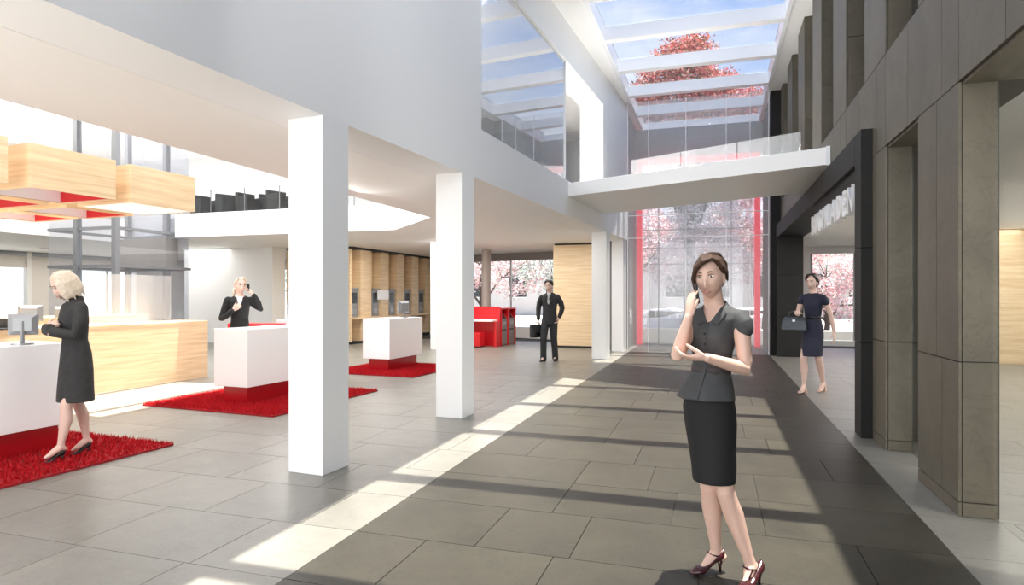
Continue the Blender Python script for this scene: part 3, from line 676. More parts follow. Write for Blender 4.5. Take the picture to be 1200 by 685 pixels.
def tree(x, y, crown, n, size, cols, label, trunk_r=.16, seed=1, base=-.45, ground=None, cat='tree', hollow=.55, droop=0):
    """crown: list of (dx, dy, z, rx, ry, rz) lobes; leaves are small bent quads over the lobes"""
    r = random.Random(seed); t = thing('tree', label, cat, (x, y, base), 0, 'trees outside')
    tr = MB(); zc = sum(c[2] for c in crown)/len(crown); zt = zc-base
    tr.tube([(0, 0, 0), (.05, .03, zt*.3), (-.04, .05, zt*.65), (.02, 0, zt*1.05)], [trunk_r*1.3, trunk_r, trunk_r*.8, trunk_r*.4], 10)
    for c in crown:
        tr.tube([(0, .03, zt*.35), (c[0]*.45, c[1]*.45, (c[2]-base)*.75), (c[0]*.9, c[1]*.9, c[2]-base)], [trunk_r*.55, trunk_r*.35, trunk_r*.1], 6)
        for q in range(5):
            a = r.uniform(0, 2*PI); tr.tube([(c[0]*.6, c[1]*.6, (c[2]-base)*.85), (c[0]+c[3]*.7*math.cos(a), c[1]+c[4]*.7*math.sin(a), c[2]-base+c[5]*r.uniform(-.5, .6))], [trunk_r*.22, trunk_r*.05], 5)
    tr.build('trunk', mat('bark', (.10, .075, .06), .9), t)
    tot = sum(c[3]*c[4]*c[5] for c in crown); vs, fs = [], []
    for c in crown:
        # twigs gather the leaves into clumps, with gaps between
        nl = int(n*c[3]*c[4]*c[5]/tot); ncl = max(6, nl//26)
        for q in range(ncl):
            dv = Vector((r.gauss(0, 1), r.gauss(0, 1), r.gauss(0, 1))).normalized(); rad = r.uniform(hollow, 1.0)**.5
            cc = Vector((c[0]+dv.x*c[3]*rad, c[1]+dv.y*c[4]*rad, c[2]-base+dv.z*c[5]*rad))
            for j in range(26):
                p = cc+Vector((r.gauss(0, 1), r.gauss(0, 1), r.gauss(0, .7)))*size*2.4
                a = Vector((r.gauss(0, 1), r.gauss(0, 1), r.gauss(0, .6))).normalized(); b = a.cross(Vector((r.gauss(0, 1), r.gauss(0, 1), r.gauss(0, 1)))).normalized()
                s = size*r.uniform(.6, 1.25); k = len(vs)
                vs += [p-a*s, p-b*s*.5+Vector((0, 0, .1*s)), p+a*s, p+b*s*.5+Vector((0, 0, .1*s))]; fs += [(k, k+1, k+2, k+3)]
    m = MB(); m.v = [tuple(v) for v in vs]; m.f = fs
    stuff(m.build('foliage', leaf_mat('leaves', cols), t)); return t
COP = [(.62, .14, .12), (.76, .20, .17), (.88, .36, .27), (.40, .09, .08), (.82, .28, .25), (.28, .22, .09), (.92, .52, .40), (.20, .12, .07)]
PNK = [(.82, .52, .55), (.88, .66, .66), (.70, .36, .40), (.92, .80, .78), (.60, .45, .40), (.86, .60, .62)]
GRN = [(.45, .55, .50), (.60, .66, .60), (.36, .48, .46), (.72, .74, .68)]
WHT = [(.85, .82, .80), (.78, .72, .70), (.88, .80, .80), (.70, .66, .62)]
tree(-1.2, 32, [(-0.60, 0, 13.20, 1.05, 1.1, .72), (0.21, 0, 13.30, 1.05, 1.1, .72), (-1.29, 0, 12.50, 1.05, 1.1, .72), (0.21, 0, 12.20, 1.05, 1.1, .72), (1.24, 0, 11.60, 1.05, 1.1, .72), (-2.04, 0, 11.40, 1.05, 1.1, .72), (-0.60, 0, 11.30, 1.05, 1.1, .72), (0.85, 0, 10.90, 1.05, 1.1, .72), (2.09, 0, 10.60, 1.05, 1.1, .72), (3.16, 0, 10.50, 1.05, 1.1, .72), (-2.54, 0, 10.60, 1.05, 1.1, .72), (-0.88, 0, 10.20, 1.05, 1.1, .72), (0.73, 0, 9.90, 1.05, 1.1, .72), (2.48, 0, 9.80, 1.05, 1.1, .72), (-1.2, 0, 8.9, 2.0, 1.5, .9), (1.5, 0, 8.8, 2.0, 1.5, .9)], 46000, .085, COP, 'tall copper red tree seen through the glass roof above the street', .22, 5, hollow=.25)
tree(-.6, 31.6, [(0, 0, 3.6, 1.9, 1.0, 1.3), (-1.3, 0, 2.8, 1.2, .9, 1.0), (1.3, 0, 2.9, 1.2, .9, 1.0), (.2, 0, 5.2, 1.6, 1.0, 1.1)], 12000, .075, WHT+PNK[:2], 'pale whitish tree in front of the copper tree trunk, behind the red portal', .08, 17, base=-.3)
tree(2.4, 33.5, [(0, 0, 5.4, 2.4, 2, 1.6), (-1.4, .2, 4.2, 1.8, 1.5, 1.3), (.9, 0, 3.6, 1.8, 1.5, 1.2)], 8000, .09, PNK+[(.5, .1, .14)]*2, 'pink leaved tree at the right of the red portal window', .15, 8)
tree(-4.6, 36, [(0, 0, 5.0, 2.4, 2, 1.8), (1.9, 0, 4.2, 2.0, 1.6, 1.4), (-1.5, 0, 3.6, 2.0, 1.6, 1.3)], 8000, .09, PNK, 'pink leaved tree at the left of the red portal window', .15, 9)
tree(-.9, 41, [(0, 0, 5.6, 3.0, 2, 1.5), (2.4, 0, 4.4, 2.2, 2, 1.3), (-2.2, 0, 4.6, 2.2, 2, 1.3)], 7000, .10, WHT, 'pale washed out tree far behind the red portal', .15, 10)
tree(-13.5, 36, [(0, 0, 4.0, 2.6, 2, 1.8), (2.2, 0, 3.1, 2.0, 2, 1.5), (-2.2, 0, 3.0, 2.2, 2, 1.6)], 8000, .10, PNK+WHT, 'pale pink tree filling the left of the hall end window', .15, 11)
tree(-9.6, 38, [(0, 0, 3.4, 2.0, 2, 1.6), (1.4, 0, 2.2, 1.4, 1.4, 1.2)], 6000, .10, GRN, 'pale blue green tree in the middle of the hall end window', .13, 12)
tree(-7.0, 36, [(0, 0, 2.6, 1.6, 1.5, 1.2), (1.0, 0, 4.2, 1.9, 1.5, 1.4)], 6000, .09, PNK+WHT, 'pale pink tree beside the man in the hall end window', .12, 13)
tree(4.9, 32, [(0, 0, 2.8, 1.6, 1.4, 1.3), (1.0, 0, 1.3, 1.3, 1.2, 1.0), (-.7, 0, 1.0, 1.0, 1, .8)], 7000, .08, PNK+GRN[:1], 'pink blossoming tree in the bookshop end window', .12, 14)
tree(-26, 36, [(0, 0, 3.0, 2.4, 2, 1.8), (3.4, 0, 3.4, 2.4, 2, 2.0)], 5000, .12, GRN+WHT, 'pale green tree outside the window behind the lift shaft', .13, 15)
# pale building on the far side of the road, behind the trees
t = thing('far_building', 'pale grey building across the road, dim behind the trees', 'building', (-1, 60, -.45))
bx('wall', (-24, 0, 0), (24, 8, 5.4), mat('far render', (.55, .52, .51), .8), t); bx('roof', (-24.4, -.4, 5.4), (24.4, 8.4, 5.75), mat('far roof', (.62, .58, .58), .8), t)
wd = MB()
for k in range(12):
    w = bx('window', (-22.4+k*3.8, -.06, 1.7), (-20.4+k*3.8, .02, 3.9), FRAMEW, t); bx('pane', (-22.3+k*3.8, -.08, 1.8), (-20.5+k*3.8, -.06, 3.8), SCREEN, w)

# ================================================================== PEOPLE
SKIN = mat('skin', (.66, .44, .355), .5, noise=.05, nscale=14); SKIN2 = mat('fair skin', (.72, .50, .42), .5)
HAIRB = mat('brown hair', (.052, .029, .019), .7, spec=.2, noise=.5, nscale=60); HAIRL = mat('blonde hair', (.66, .56, .45), .45, noise=.25, nscale=50); HAIRK = mat('dark hair', (.02, .015, .013), .45)
SHIRT = mat('charcoal cotton', (.045, .047, .050), .75, noise=.25, nscale=9, bump=.15, bscale=300); SKIRT = mat('black wool', (.006, .006, .007), .8)
COAT = mat('dark grey coat wool', (.032, .032, .033), .85, noise=.3, nscale=20); SUIT = mat('charcoal suit wool', (.030, .030, .033), .8, noise=.2, nscale=14)
NAVY = mat('navy dress cloth', (.012, .014, .035), .75); WSHIRT = mat('white shirt cotton', (.85, .85, .86), .7); TIE = mat('silver grey tie', (.45, .46, .48), .4)
BURG = mat('burgundy patent leather', (.045, .010, .012), .18); SHOEK = mat('black leather', (.010, .010, .011), .3)
EYEW = mat('eye white', (.72, .70, .68), .25); IRIS = mat('iris', (.05, .045, .04), .2); LIP = mat('lips', (.52, .25, .22), .5); BROW = mat('brow hair', (.13, .075, .05), .7)
V = Vector
def finish(mb, name, m, parent, voxel, it=4, fac=.5):
    """fuse the overlapping pieces into one continuous skin, smooth it"""
    me = mb.mesh(name); o = bpy.data.objects.new(name, me); C.objects.link(o)
    r = o.modifiers.new('fuse', 'REMESH'); r.mode = 'VOXEL'; r.voxel_size = voxel
    s = o.modifiers.new('smooth', 'SMOOTH'); s.iterations = it; s.factor = fac
    bpy.context.view_layer.update()
    me2 = bpy.data.meshes.new_from_object(o.evaluated_get(bpy.context.evaluated_depsgraph_get()))
    o.modifiers.clear(); o.data = me2; bpy.data.meshes.remove(me); me2.name = name
    me2.materials.clear(); me2.materials.append(m)
    for p in me2.polygons: p.use_smooth = True
    if parent: o.parent = parent
    return o
def ring(c, a, b, n=28): return [V(c)+V(a)*math.cos(2*PI*k/n)+V(b)*math.sin(2*PI*k/n) for k in range(n)]
def rot(yaw=0, pitch=0, roll=0): return Matrix.Rotation(yaw, 4, 'Z') @ Matrix.Rotation(pitch, 4, 'X') @ Matrix.Rotation(roll, 4, 'Y')
def torso_rings(mb, rows, yaw, n=32, sq=.0):
    """rows: (x, y, z, half width, half depth); yaw turns the body about the upright"""
    ca, sa = math.cos(yaw), math.sin(yaw)
    mb.rings([ring((x, y, z), (ca*rx, sa*rx, 0), (-sa*ry, ca*ry, 0), n) for x, y, z, rx, ry in rows])
def G2(x, s): return math.exp(-(x/s)**2)
def head(mb, M, female=True):
    """a head modelled as a shaped ball: skull, brow, sockets, nose, lips, chin, jaw, cheeks, ears"""
    nu, nv = 56, 44
    def P(th, ph):
        d = V((math.cos(ph)*math.sin(th), -math.cos(ph)*math.cos(th), math.sin(ph)))
        x, y, z = d.x*.074, d.y*.094+.004, d.z*.113
        if z < 0:
            t = -z/.113; k = 1-.40*t**1.7*(1 if y < 0 else 1.15); x *= k
            if y > 0: y *= 1-.50*t
            else: y *= 1-.06*t
        if y < 0:
            y -= .006*G2(z-.034, .016)*G2(x, .05)                                   # brow
            y += .013*(G2(x-.032, .017)+G2(x+.032, .017))*G2(z-.006, .014)            # sockets
            t = (z+.052)/.062
            if z > -.066 and z < .03: y -= (.025*(1-max(0, t))+.006)*G2(x, .0095+.005*(1-max(0, min(1, t))))*(1 if z > -.052 else max(0, (z+.066)/.014))  # nose
            y -= .0065*G2(z+.071, .007)*G2(x, .022)+.0055*G2(z+.083, .007)*G2(x, .018) # lips
            y += .003*G2(z+.0775, .003)*G2(x, .022)
            y -= .009*G2(z+.102, .013)*G2(x, .018)                                    # chin
            y -= .004*(G2(x-.044, .018)+G2(x+.044, .018))*G2(z+.03, .022)              # cheeks
        return V((x, y, z))
    vs = [P(2*PI*i/nu, -PI/2+PI*j/nv) for j in range(1, nv) for i in range(nu)]; b = len(vs); vs += [P(0, -PI/2), P(0, PI/2)]
    fs = []
    for j in range(nv-2):
        for i in range(nu): a, c = j*nu+i, j*nu+(i+1) % nu; fs.append((a, c, c+nu, a+nu))
    for i in range(nu): fs.append((b, (i+1) % nu, i)); fs.append((b+1, (nv-2)*nu+i, (nv-2)*nu+(i+1) % nu))
    mb.add([M @ v for v in vs], fs)
    for s in (-1, 1):
        E = M @ Matrix.Translation((s*.074, .012, -.006)) @ Matrix.Rotation(s*.35, 4, 'Z') @ Matrix.Rotation(-.15, 4, 'X')
        q = MB(); q.ell((0, 0, 0), (.008, .018, .031)); mb.add([E @ V(v) for v in q.v], q.f)
def face(M, root, iris=IRIS, brow=BROW, lip=LIP, smile=0):
    for s in (-1, 1):
        q = MB().ell((s*.031, -.0745, .004), (.0125, .011, .0058), nu=14, nv=9); q.v = [tuple(M @ V(v)) for v in q.v]; e = q.build('eye', EYEW, root, True)
        q = MB().ell((s*.031, -.0832, .004), (.0056, .004, .0052), nu=12, nv=7); q.v = [tuple(M @ V(v)) for v in q.v]; q.build('iris', iris, e, True)
        q = MB().tube([(s*.017, -.0885, .011), (s*.031, -.0885, .0155), (s*.046, -.078, .010)], [.0018, .0026, .0016], 6); q.v = [tuple(M @ V(v)) for v in q.v]; q.build('lashes', BROW, e, True)
        q = MB().tube([(s*.014, -.0955, .025), (s*.031, -.0935, .031), (s*.050, -.078, .026)], [.0024, .0032, .0014], 6); q.v = [tuple(M @ V(v)) for v in q.v]; q.build('eyebrow', brow, root, True)
    q = MB()
    q.tube([(-.025, -.0830, -.0765+smile), (-.010, -.0985, -.0725), (0, -.1000, -.0735), (.010, -.0985, -.0725), (.025, -.0830, -.0765+smile)], [.0010, .0028, .0026, .0028, .0010], 8)
    q.tube([(-.024, -.0830, -.0770+smile), (-.009, -.0945, -.0825), (.009, -.0945, -.0825), (.024, -.0830, -.0770+smile)], [.0010, .0036, .0036, .0010], 8)
    q.v = [tuple(M @ V(v)) for v in q.v]; q.build('lips', lip, root, True)
def hand(mb, wrist, f, n, w, curls=(.3, .3, .3, .3), spread=.06, s=1.0, thumb=(.75, .55, .25)):
    """wrist point; f along the fingers, n the way the palm faces, w toward the thumb; curls bend each finger toward n"""
    f = V(f).normalized(); w = (V(w)-f*V(w).dot(f)).normalized(); nn = f.cross(w).normalized(); n = nn if nn.dot(V(n)) > 0 else -nn
    W0 = V(wrist)
    rs = []
    for t, hw, hh in ((-.02, .022, .019), (.0, .024, .018), (.03, .034, .016), (.06, .040, .0145), (.085, .040, .012), (.097, .034, .009)):
        rs.append(ring(W0+f*t*s, w*hw*s, n*hh*s, 16))
    mb.rings(rs)
    for i, (off, l, r) in enumerate(((.030, .072, .0088), (.010, .080, .0090), (-.010, .074, .0086), (-.029, .057, .0076))):
        p = W0+(f*.078+w*off)*s; a = 0; d0 = (f+w*(off*spread/.03)).normalized(); pts = [p]; c = curls[i]
        for k, (seg, add) in enumerate(((.20, .0), (.42, c*.8), (.30, c*1.2), (.26, c*.9))):
            a += add; d = d0*math.cos(a)+n*math.sin(a); p = p+d*(l*seg*1.08)*s; pts.append(p)
        mb.tube(pts, [r*1.05*s, r*s, r*s, r*.93*s, r*.75*s], 10, True)
    p = W0+(f*.018+w*.022+n*.006)*s; d = (f*thumb[0]+w*thumb[1]+n*thumb[2]).normalized(); d2 = (d+f*.35+n*.15).normalized()
    mb.tube([p, p+d*.036*s, p+d*.036*s+d2*.032*s, p+d*.036*s+d2*.056*s], [.0135*s, .0115*s, .0098*s, .008*s], 10, True)
def leg(mb, hip, knee, ank, s=1.0, heel=None, toe=None, th=.72):
    hip, knee, ank = V(hip), V(knee), V(ank); back = V((0, .018*s, 0))
    mb.tube([hip, hip.lerp(knee, .35), hip.lerp(knee, .75), knee, knee.lerp(ank, .14)+back*.4, knee.lerp(ank, .32)+back, knee.lerp(ank, .6)+back*.5, knee.lerp(ank, .86), ank],
            [.086*s*th, .078*s*th, .058*s*(th+.18 if th < 1 else 1), .050*s, .049*s, .053*s, .041*s, .030*s, .031*s], 16, True)
    if toe is not None:
        toe, heel = V(toe), V(heel); b = heel.lerp(toe, .66)
        mb.tube([ank, ank.lerp(b, .5)+V((0, 0, .008)), b+V((0, 0, .012)), toe.lerp(b, .35)+V((0, 0, .006))], [.033*s, .032*s, .024*s, .014*s], 12, True); mb.tube([ank, heel+V((0, 0, .02))], [.031*s, .024*s], 12, True)
def shoe(name, root, m, heel, toe, h, strap=False, ank=None, pump=True, s=1.0):
    """heel: point on the ground under the heel; toe: tip on the ground; h: heel height"""
    heel, toe = V(heel), V(toe); d = toe-heel; L = d.length; d = d.normalized(); side = d.cross(V((0, 0, 1))).normalized(); up = V((0, 0, 1))
    q = MB(); rs = []
    for t, z, hw, hh in ((0, h+.040, .010, .028), (.03, h+.032, .024, .032), (.14, h+.026, .031, .026), (.32, h*.80+.022, .030, .020), (.5, h*.40+.022, .033, .018), (.66, .026, .040, .021), (.8, .024, .038, .019), (.92, .017, .026, .013), (1.0, .011, .008, .006)):
        rs.append(ring(heel+d*L*t+up*z*(1 if t < .6 else 1), side*hw*s, up*hh*s, 16))
    q.rings(rs); sh = finish(q, name, m, root, .0045, 3)
    if pump:
        k = MB().tube([heel+d*.020+up*(h+.012), heel+d*.024+up*h*.55, heel+d*.020+up*.001], [.017, .009, .0055], 10); k.build('heel', m, sh, True)
    else:
        k = MB().box((-.03, -.03, 0), (.03, .03, h+.005)); R = Matrix.Translation(heel+d*.035) @ Matrix.Rotation(math.atan2(d.y, d.x), 4, 'Z'); k.v = [tuple(R @ V(v)) for v in k.v]; k.build('heel', m, sh)
    if strap and ank is not None:
        A = V(ank)+d*.012+up*-.005; k = MB()
        pts = [A+(d*.034*math.cos(t)+side*.035*math.sin(t))+up*(.006*math.cos(t)-.004) for t in [2*PI*i/14 for i in range(15)]]
        k.tube(pts, .0042, 6); k.tube([A+d*.036, heel+d*L*.42+up*(h*.55+.062), heel+d*L*.60+up*.056], .0042, 6); k.build('strap', m, sh, True)
    return sh
def arm_tube(mb, sh, el, wr, s=1.0, r=(.046, .041, .036, .034, .035, .030, .023)):
    sh, el, wr = V(sh), V(el), V(wr)
    mb.tube([sh, sh.lerp(el, .4), sh.lerp(el, .85), el, el.lerp(wr, .25), el.lerp(wr, .6), wr], [x*s for x in r], 14, True)
def locks(mb, M, paths, r=.010, n=7):
    for pts, k in paths:
        rr = [r*k*x for x in ([.7, 1, 1, .85, .3] if len(pts) == 5 else [.7, 1, .8, .3][:len(pts)])]
        mb.tube([M @ V(p) for p in pts], rr, n, True)

# ------------------------------------------------------------------ the woman in front, phone at her ear
hero = thing('person', 'woman in front with brown hair, charcoal blouse and black skirt, phoning', 'person', (.013, 3.553, 0), 0)
TY = -.38   # her chest is turned a little to the viewer's left
HM = Matrix.Translation((-.036, -.045, 1.594)) @ rot(-.27, .02, -.08) @ Matrix.Scale(.97, 4)
b = MB()
head(b, HM)
b.tube([(-.012, .01, 1.42), (-.016, .0, 1.48), (-.030, -.015, 1.55)], [.060, .050, .052], 18, True)
torso_rings(b, [(-.037, 0, .84, .11, .09), (-.04, 0, .93, .13, .10), (-.030, 0, 1.11, .085, .068), (-.022, 0, 1.28, .105, .088), (-.008, -.002, 1.36, .122, .086), (0, 0, 1.40, .105, .070), (0, 0, 1.43, .075, .055), (0, 0, 1.45, .05, .045)], TY)
leg(b, (-.10, .03, .88), (-.037, .0, .47), (-.002, .062, .100), .98, (.030, .06, .062), (-.105, -.015, .012))
leg(b, (.005, -.02, .88), (.043, -.062, .47), (.170, -.05, .095), .98, (.205, -.025, .060), (.122, -.135, .012))
arm_tube(b, (-.122, .035, 1.355), (-.198, -.14, 1.184), (-.139, -.165, 1.386))
arm_tube(b, (.120, -.055, 1.345), (.142, -.09, 1.120), (-.050, -.235, 1.188))
hand(b, (-.139, -.165, 1.386), (.08, .22, .97), (.80, .50, -.1), (.45, -.75, -.2), (.22, .20, .18, .16), s=.90, thumb=(.95, .18, .20))
hand(b, (-.050, -.235, 1.188), (-.98, .10, -.03), (0, .25, 1), (-.1, -.9, .35), (.42, .40, .40, .42), s=.98, thumb=(.8, .35, .55))
finish(b, 'body', SKIN, hero, .0045, 3)
face(HM, hero)
# nails on the phone hand, dark as in the picture
q = MB()
for p in ((-.090, -.125, 1.505), (-.098, -.110, 1.512)): q.ell(p, (.005, .004, .007), nu=8, nv=5)
# hair: close cap with a parting, long fringe swept across to the viewer's left
h = MB(); q = MB().ell((0, .027, .034), (.081, .090, .094), nu=32, nv=20); h.add([HM @ V(v) for v in q.v], q.f)
r = random.Random(4); ps = []
for i in range(20):      # fringe from the parting at the right across the forehead and down the left cheek
    t = i/19
    ps.append(([(.038-.02*t, -.066+.055*t, .100+.022*t), (-.004-.02*t, -.098+.075*t, .082+.034*t), (-.046-.020*t, -.092+.075*t, .050+.022*t), (-.072-.008*t, -.066+.075*t, .000+.01*t), (-.070-.006*t+r.uniform(-.004, .004), -.050+.06*t, -.066+r.uniform(-.014, .014)+.02*t)], 1.05))
for i in range(14):      # short side tucked behind the ear
    t = i/13
    ps.append(([(.036, -.064+.10*t, .103+.015*t), (.060, -.052+.09*t, .085+.012*t), (.075, -.034+.07*t, .052), (.079, .004+.06*t, .026+r.uniform(-.004, .004)), (.072, .050+.04*t, -.005-.02*t)], .85))
for i in range(10):
    a = -.9+1.8*i/9; ps.append(([(.02, -.02, .128), (.05*math.sin(a), .06, .125), (.078*math.sin(a), .105, .07), (.076*math.sin(a), .108, .01), (.050*math.sin(a), .090, -.05)], 1.2))
locks(h, HM, ps, .0125)
finish(h, 'hair', HAIRB, hero, .0035, 2, .4)
# blouse with puffed cap sleeves, collar, placket and flared hem
b = MB()
rows = [(-.054, -.012, .950, .158, .128), (-.050, -.008, .990, .146, .118), (-.042, 0, 1.04, .126, .102), (-.030, 0, 1.10, .101, .083), (-.027, 0, 1.135, .099, .080), (-.024, 0, 1.20, .110, .090), (-.021, -.004, 1.28, .124, .108), (-.014, -.002, 1.33, .130, .104), (-.006, 0, 1.375, .143, .092), (.0, 0, 1.41, .120, .075), (.0, 0, 1.44, .078, .062), (-.004, 0, 1.452, .060, .055)]
torso_rings(b, rows, TY, 40)
b.tube([(.070, -.025, 1.385), (.110, -.045, 1.378), (.132, -.060, 1.350), (.136, -.066, 1.328)], [.050, .053, .053, .048], 18, True); b.tube([(-.070, .025, 1.385), (-.112, .040, 1.378), (-.136, .025, 1.345), (-.144, .010, 1.325)], [.052, .054, .052, .046], 18, True)
bl = finish(b, 'blouse', SHIRT, hero, .006, 3)
for v in bl.data.vertices:      # soft folds
    p = v.co; k = .0035*math.sin(p.x*46+p.z*30+3*math.sin(p.z*17))*G2(p.z-1.17, .16); p.x += k*.4; p.y -= abs(k)*.9
    if p.z < 1.02: a = math.atan2(p.y, p.x+.05); kk = (1.02-p.z)*.10*math.sin(a*7); p.x += math.cos(a)*kk; p.y += math.sin(a)*kk
bmm = bmesh.new(); bmm.from_mesh(bl.data); Ri = rot(-TY)      # open neckline
dead = []
for f in bmm.faces:
    p = Ri @ f.calc_center_median()
    if p.y < .0 and p.z > 1.362 and abs(p.x+.004) < .010+(p.z-1.362)*.62: dead.append(f)
bmesh.ops.delete(bmm, geom=dead, context='FACES'); bmm.to_mesh(bl.data); bmm.free()
so = bl.modifiers.new('cloth', 'SOLIDIFY'); so.thickness = .003
cf = rot(TY)
def tp(x, y, z, cx=-.02): v = cf @ V((x, y, 0)); return V((v.x+cx, v.y, z))
q = MB(); q.rings([[tp(sx, -yy+dy, z, cx) for sx, dy in ((-.010, .006), (.010, .006), (.010, -.003), (-.010, -.003))] for z, yy, cx in ((1.355, .099, -.010), (1.33, .107, -.014), (1.28, .113, -.021), (1.20, .092, -.024), (1.135, .081, -.027), (1.04, .104, -.042), (.96, .138, -.054))]); q.build('placket', SHIRT, bl)
for z, yy, cx in ((1.355, .102, -.010), (1.30, .116, -.018), (1.245, .106, -.022), (1.19, .094, -.024)): MB().ell(tp(0, -yy-.003, z, cx), (.005, .004, .005), nu=8, nv=6).build('button', SKIRT, bl, True)
for s in (-1, 1):   # collar leaves
    q = MB(); pts = [tp(s*.012, -.096, 1.366, -.006), tp(s*.048, -.062, 1.432, -.005), tp(s*.060, .005, 1.466, -.006), tp(s*.032, .052, 1.474, -.006), tp(0, .060, 1.474, -.006)]; out = [tp(s*.052, -.106, 1.350, -.006), tp(s*.082, -.076, 1.402, -.005), tp(s*.086, .010, 1.428, -.006), tp(s*.045, .074, 1.432, -.006), tp(0, .080, 1.432, -.006)]
    n = len(pts); vs = pts+out+[p-V((0, 0, .005)) for p in pts]+[p-V((0, 0, .006)) for p in out]; fs = []
    for i in range(n-1): fs += [(i, i+1, n+i+1, n+i), (2*n+i+1, 2*n+i, 3*n+i, 3*n+i+1), (n+i, n+i+1, 3*n+i+1, 3*n+i)]
    fs += [(0, n, 3*n, 2*n)]
    q.add(vs, fs); q.build('collar', SHIRT, bl, True)
q = MB(); torso_rings(q, [(-.030, 0, 1.085, .106, .088), (-.029, 0, 1.13, .103, .085)], TY, 36); q.build('waistband', mat('dusky band', (.050, .040, .040), .7), bl, True)
# pencil skirt
b = MB(); torso_rings(b, [(-.014, -.034, .517, .112, .102), (-.016, -.026, .60, .118, .104), (-.025, -.012, .70, .126, .106), (-.033, 0, .82, .139, .114), (-.040, 0, .90, .141, .112), (-.042, 0, .97, .130, .104), (-.040, 0, 1.02, .118, .094)], TY, 40)
finish(b, 'skirt', SKIRT, hero, .007, 3)
shoe('shoe', hero, BURG, (.036, .070, 0), (-.135, -.035, 0), .062, True, (-.002, .062, .105))
shoe('shoe', hero, BURG, (.222, -.018, 0), (.112, -.185, 0), .060, True, (.170, -.05, .100))
ph = thing('mobile_phone', 'black mobile phone held to the ear of the woman in front', 'phone', (.013-.099, 3.553-.128, 1.512), 0)
q = MB().box((-.005, -.024, -.052), (.005, .024, .052)); R = Matrix.Rotation(.15, 4, 'Z') @ Matrix.Rotation(-.16, 4, 'Y') @ Matrix.Rotation(.1, 4, 'X'); q.v = [tuple(R @ V(v)) for v in q.v]; q.build('body', BLACK, ph, bevel=.003)
q = MB().box((.005, -.021, -.046), (.0062, .021, .046)); q.v = [tuple(R @ V(v)) for v in q.v]; q.build('screen', SCREEN, ph)

# ------------------------------------------------------------------ the four people farther off
def person(label, loc, rz, s):
    t = thing('person', label, 'person', loc, rz); t.scale = (s, s, s); return t
def ell_head_hair(M, extra=None, c=(0, .024, .018), rr=(.084, .094, .112)):
    h = MB(); q = MB().ell(c, rr, nu=26, nv=16); h.add([M @ V(v) for v in q.v], q.f)
    if extra: locks(h, M, extra, .013)
    return h
# blonde woman at the front desk, arms folded, looking down
P1 = person('blonde woman in a dark grey coat standing on the rug by the front desk', (-5.60, 4.30, .045), math.radians(51.4-72), .975)
M1 = Matrix.Translation((0, -.085, 1.585)) @ rot(.05, .42, 0)
b = MB(); head(b, M1); b.tube([(0, .02, 1.42), (0, -.01, 1.48), (0, -.05, 1.55)], [.06, .05, .05], 14, True)
torso_rings(b, [(0, .02, .84, .13, .09), (0, .01, 1.1, .10, .07), (0, 0, 1.3, .12, .085), (0, 0, 1.40, .13, .07), (0, .01, 1.45, .05, .045)], 0)
leg(b, (.08, .03, .86), (.075, -.09, .47), (.07, -.13, .10), 1, (.07, -.105, .062), (.07, -.27, .012)); leg(b, (-.08, .03, .86), (-.08, .05, .47), (-.08, .13, .10), 1, (-.08, .155, .062), (-.08, -.01, .012))
hand(b, (-.075, -.20, 1.205), (1, .05, .12), (0, 1, 0), (0, 0, 1), (.5, .5, .5, .5)); hand(b, (.075, -.215, 1.15), (-1, .05, .1), (0, 1, 0), (0, 0, 1), (.5, .5, .5, .5))
finish(b, 'body', SKIN2, P1, .007, 3); face(M1, P1)
ex = []
for i in range(26):
    a = -PI*.80+2*PI*.80*i/25; x, y = .080*math.sin(a), .090*math.cos(a)+.02
    ex.append(([(x*.3, y*.3-.005, .128), (x*.8, y*.8, .10), (x*1.12, y*1.1, .03), (x*1.18, y*1.18, -.06), (x*1.08, y*1.12, -.125+.02*math.sin(i*2.3))], 1.5))
finish(ell_head_hair(M1, ex), 'hair', HAIRL, P1, .006, 2, .4)
b = MB(); torso_rings(b, [(0, .01, .50, .185, .150), (0, .01, .60, .175, .145), (0, .015, .80, .165, .135), (0, .015, .95, .150, .122), (0, .005, 1.08, .122, .100), (0, -.005, 1.25, .140, .120), (0, 0, 1.36, .168, .105), (0, .005, 1.415, .135, .078), (0, .01, 1.455, .065, .06)], 0, 36)
for sx in (-1, 1): b.tube([(sx*.165, 0, 1.37), (sx*.20, -.02, 1.25), (sx*.205, -.06, 1.13), (sx*.10, -.19, 1.16+.03*(sx < 0)), (-sx*.055 if sx < 0 else -.06, -.205+.0*sx, 1.195-.03*(sx > 0))], [.062, .058, .055, .048, .040], 14, True)
ct = finish(b, 'coat', COAT, P1, .009, 3)
b = MB(); b.rings([ring((0, .012, z), (rx, 0, 0), (0, ry, 0), 20) for z, rx, ry in ((1.44, .074, .070), (1.48, .062, .060), (1.487, .056, .054), (1.45, .06, .056))]); b.build('collar', COAT, ct, True)
shoe('shoe', P1, SHOEK, (.07, -.095, -.045), (.07, -.285, -.045), .068); shoe('shoe', P1, SHOEK, (-.08, .165, -.045), (-.08, -.025, -.045), .068)

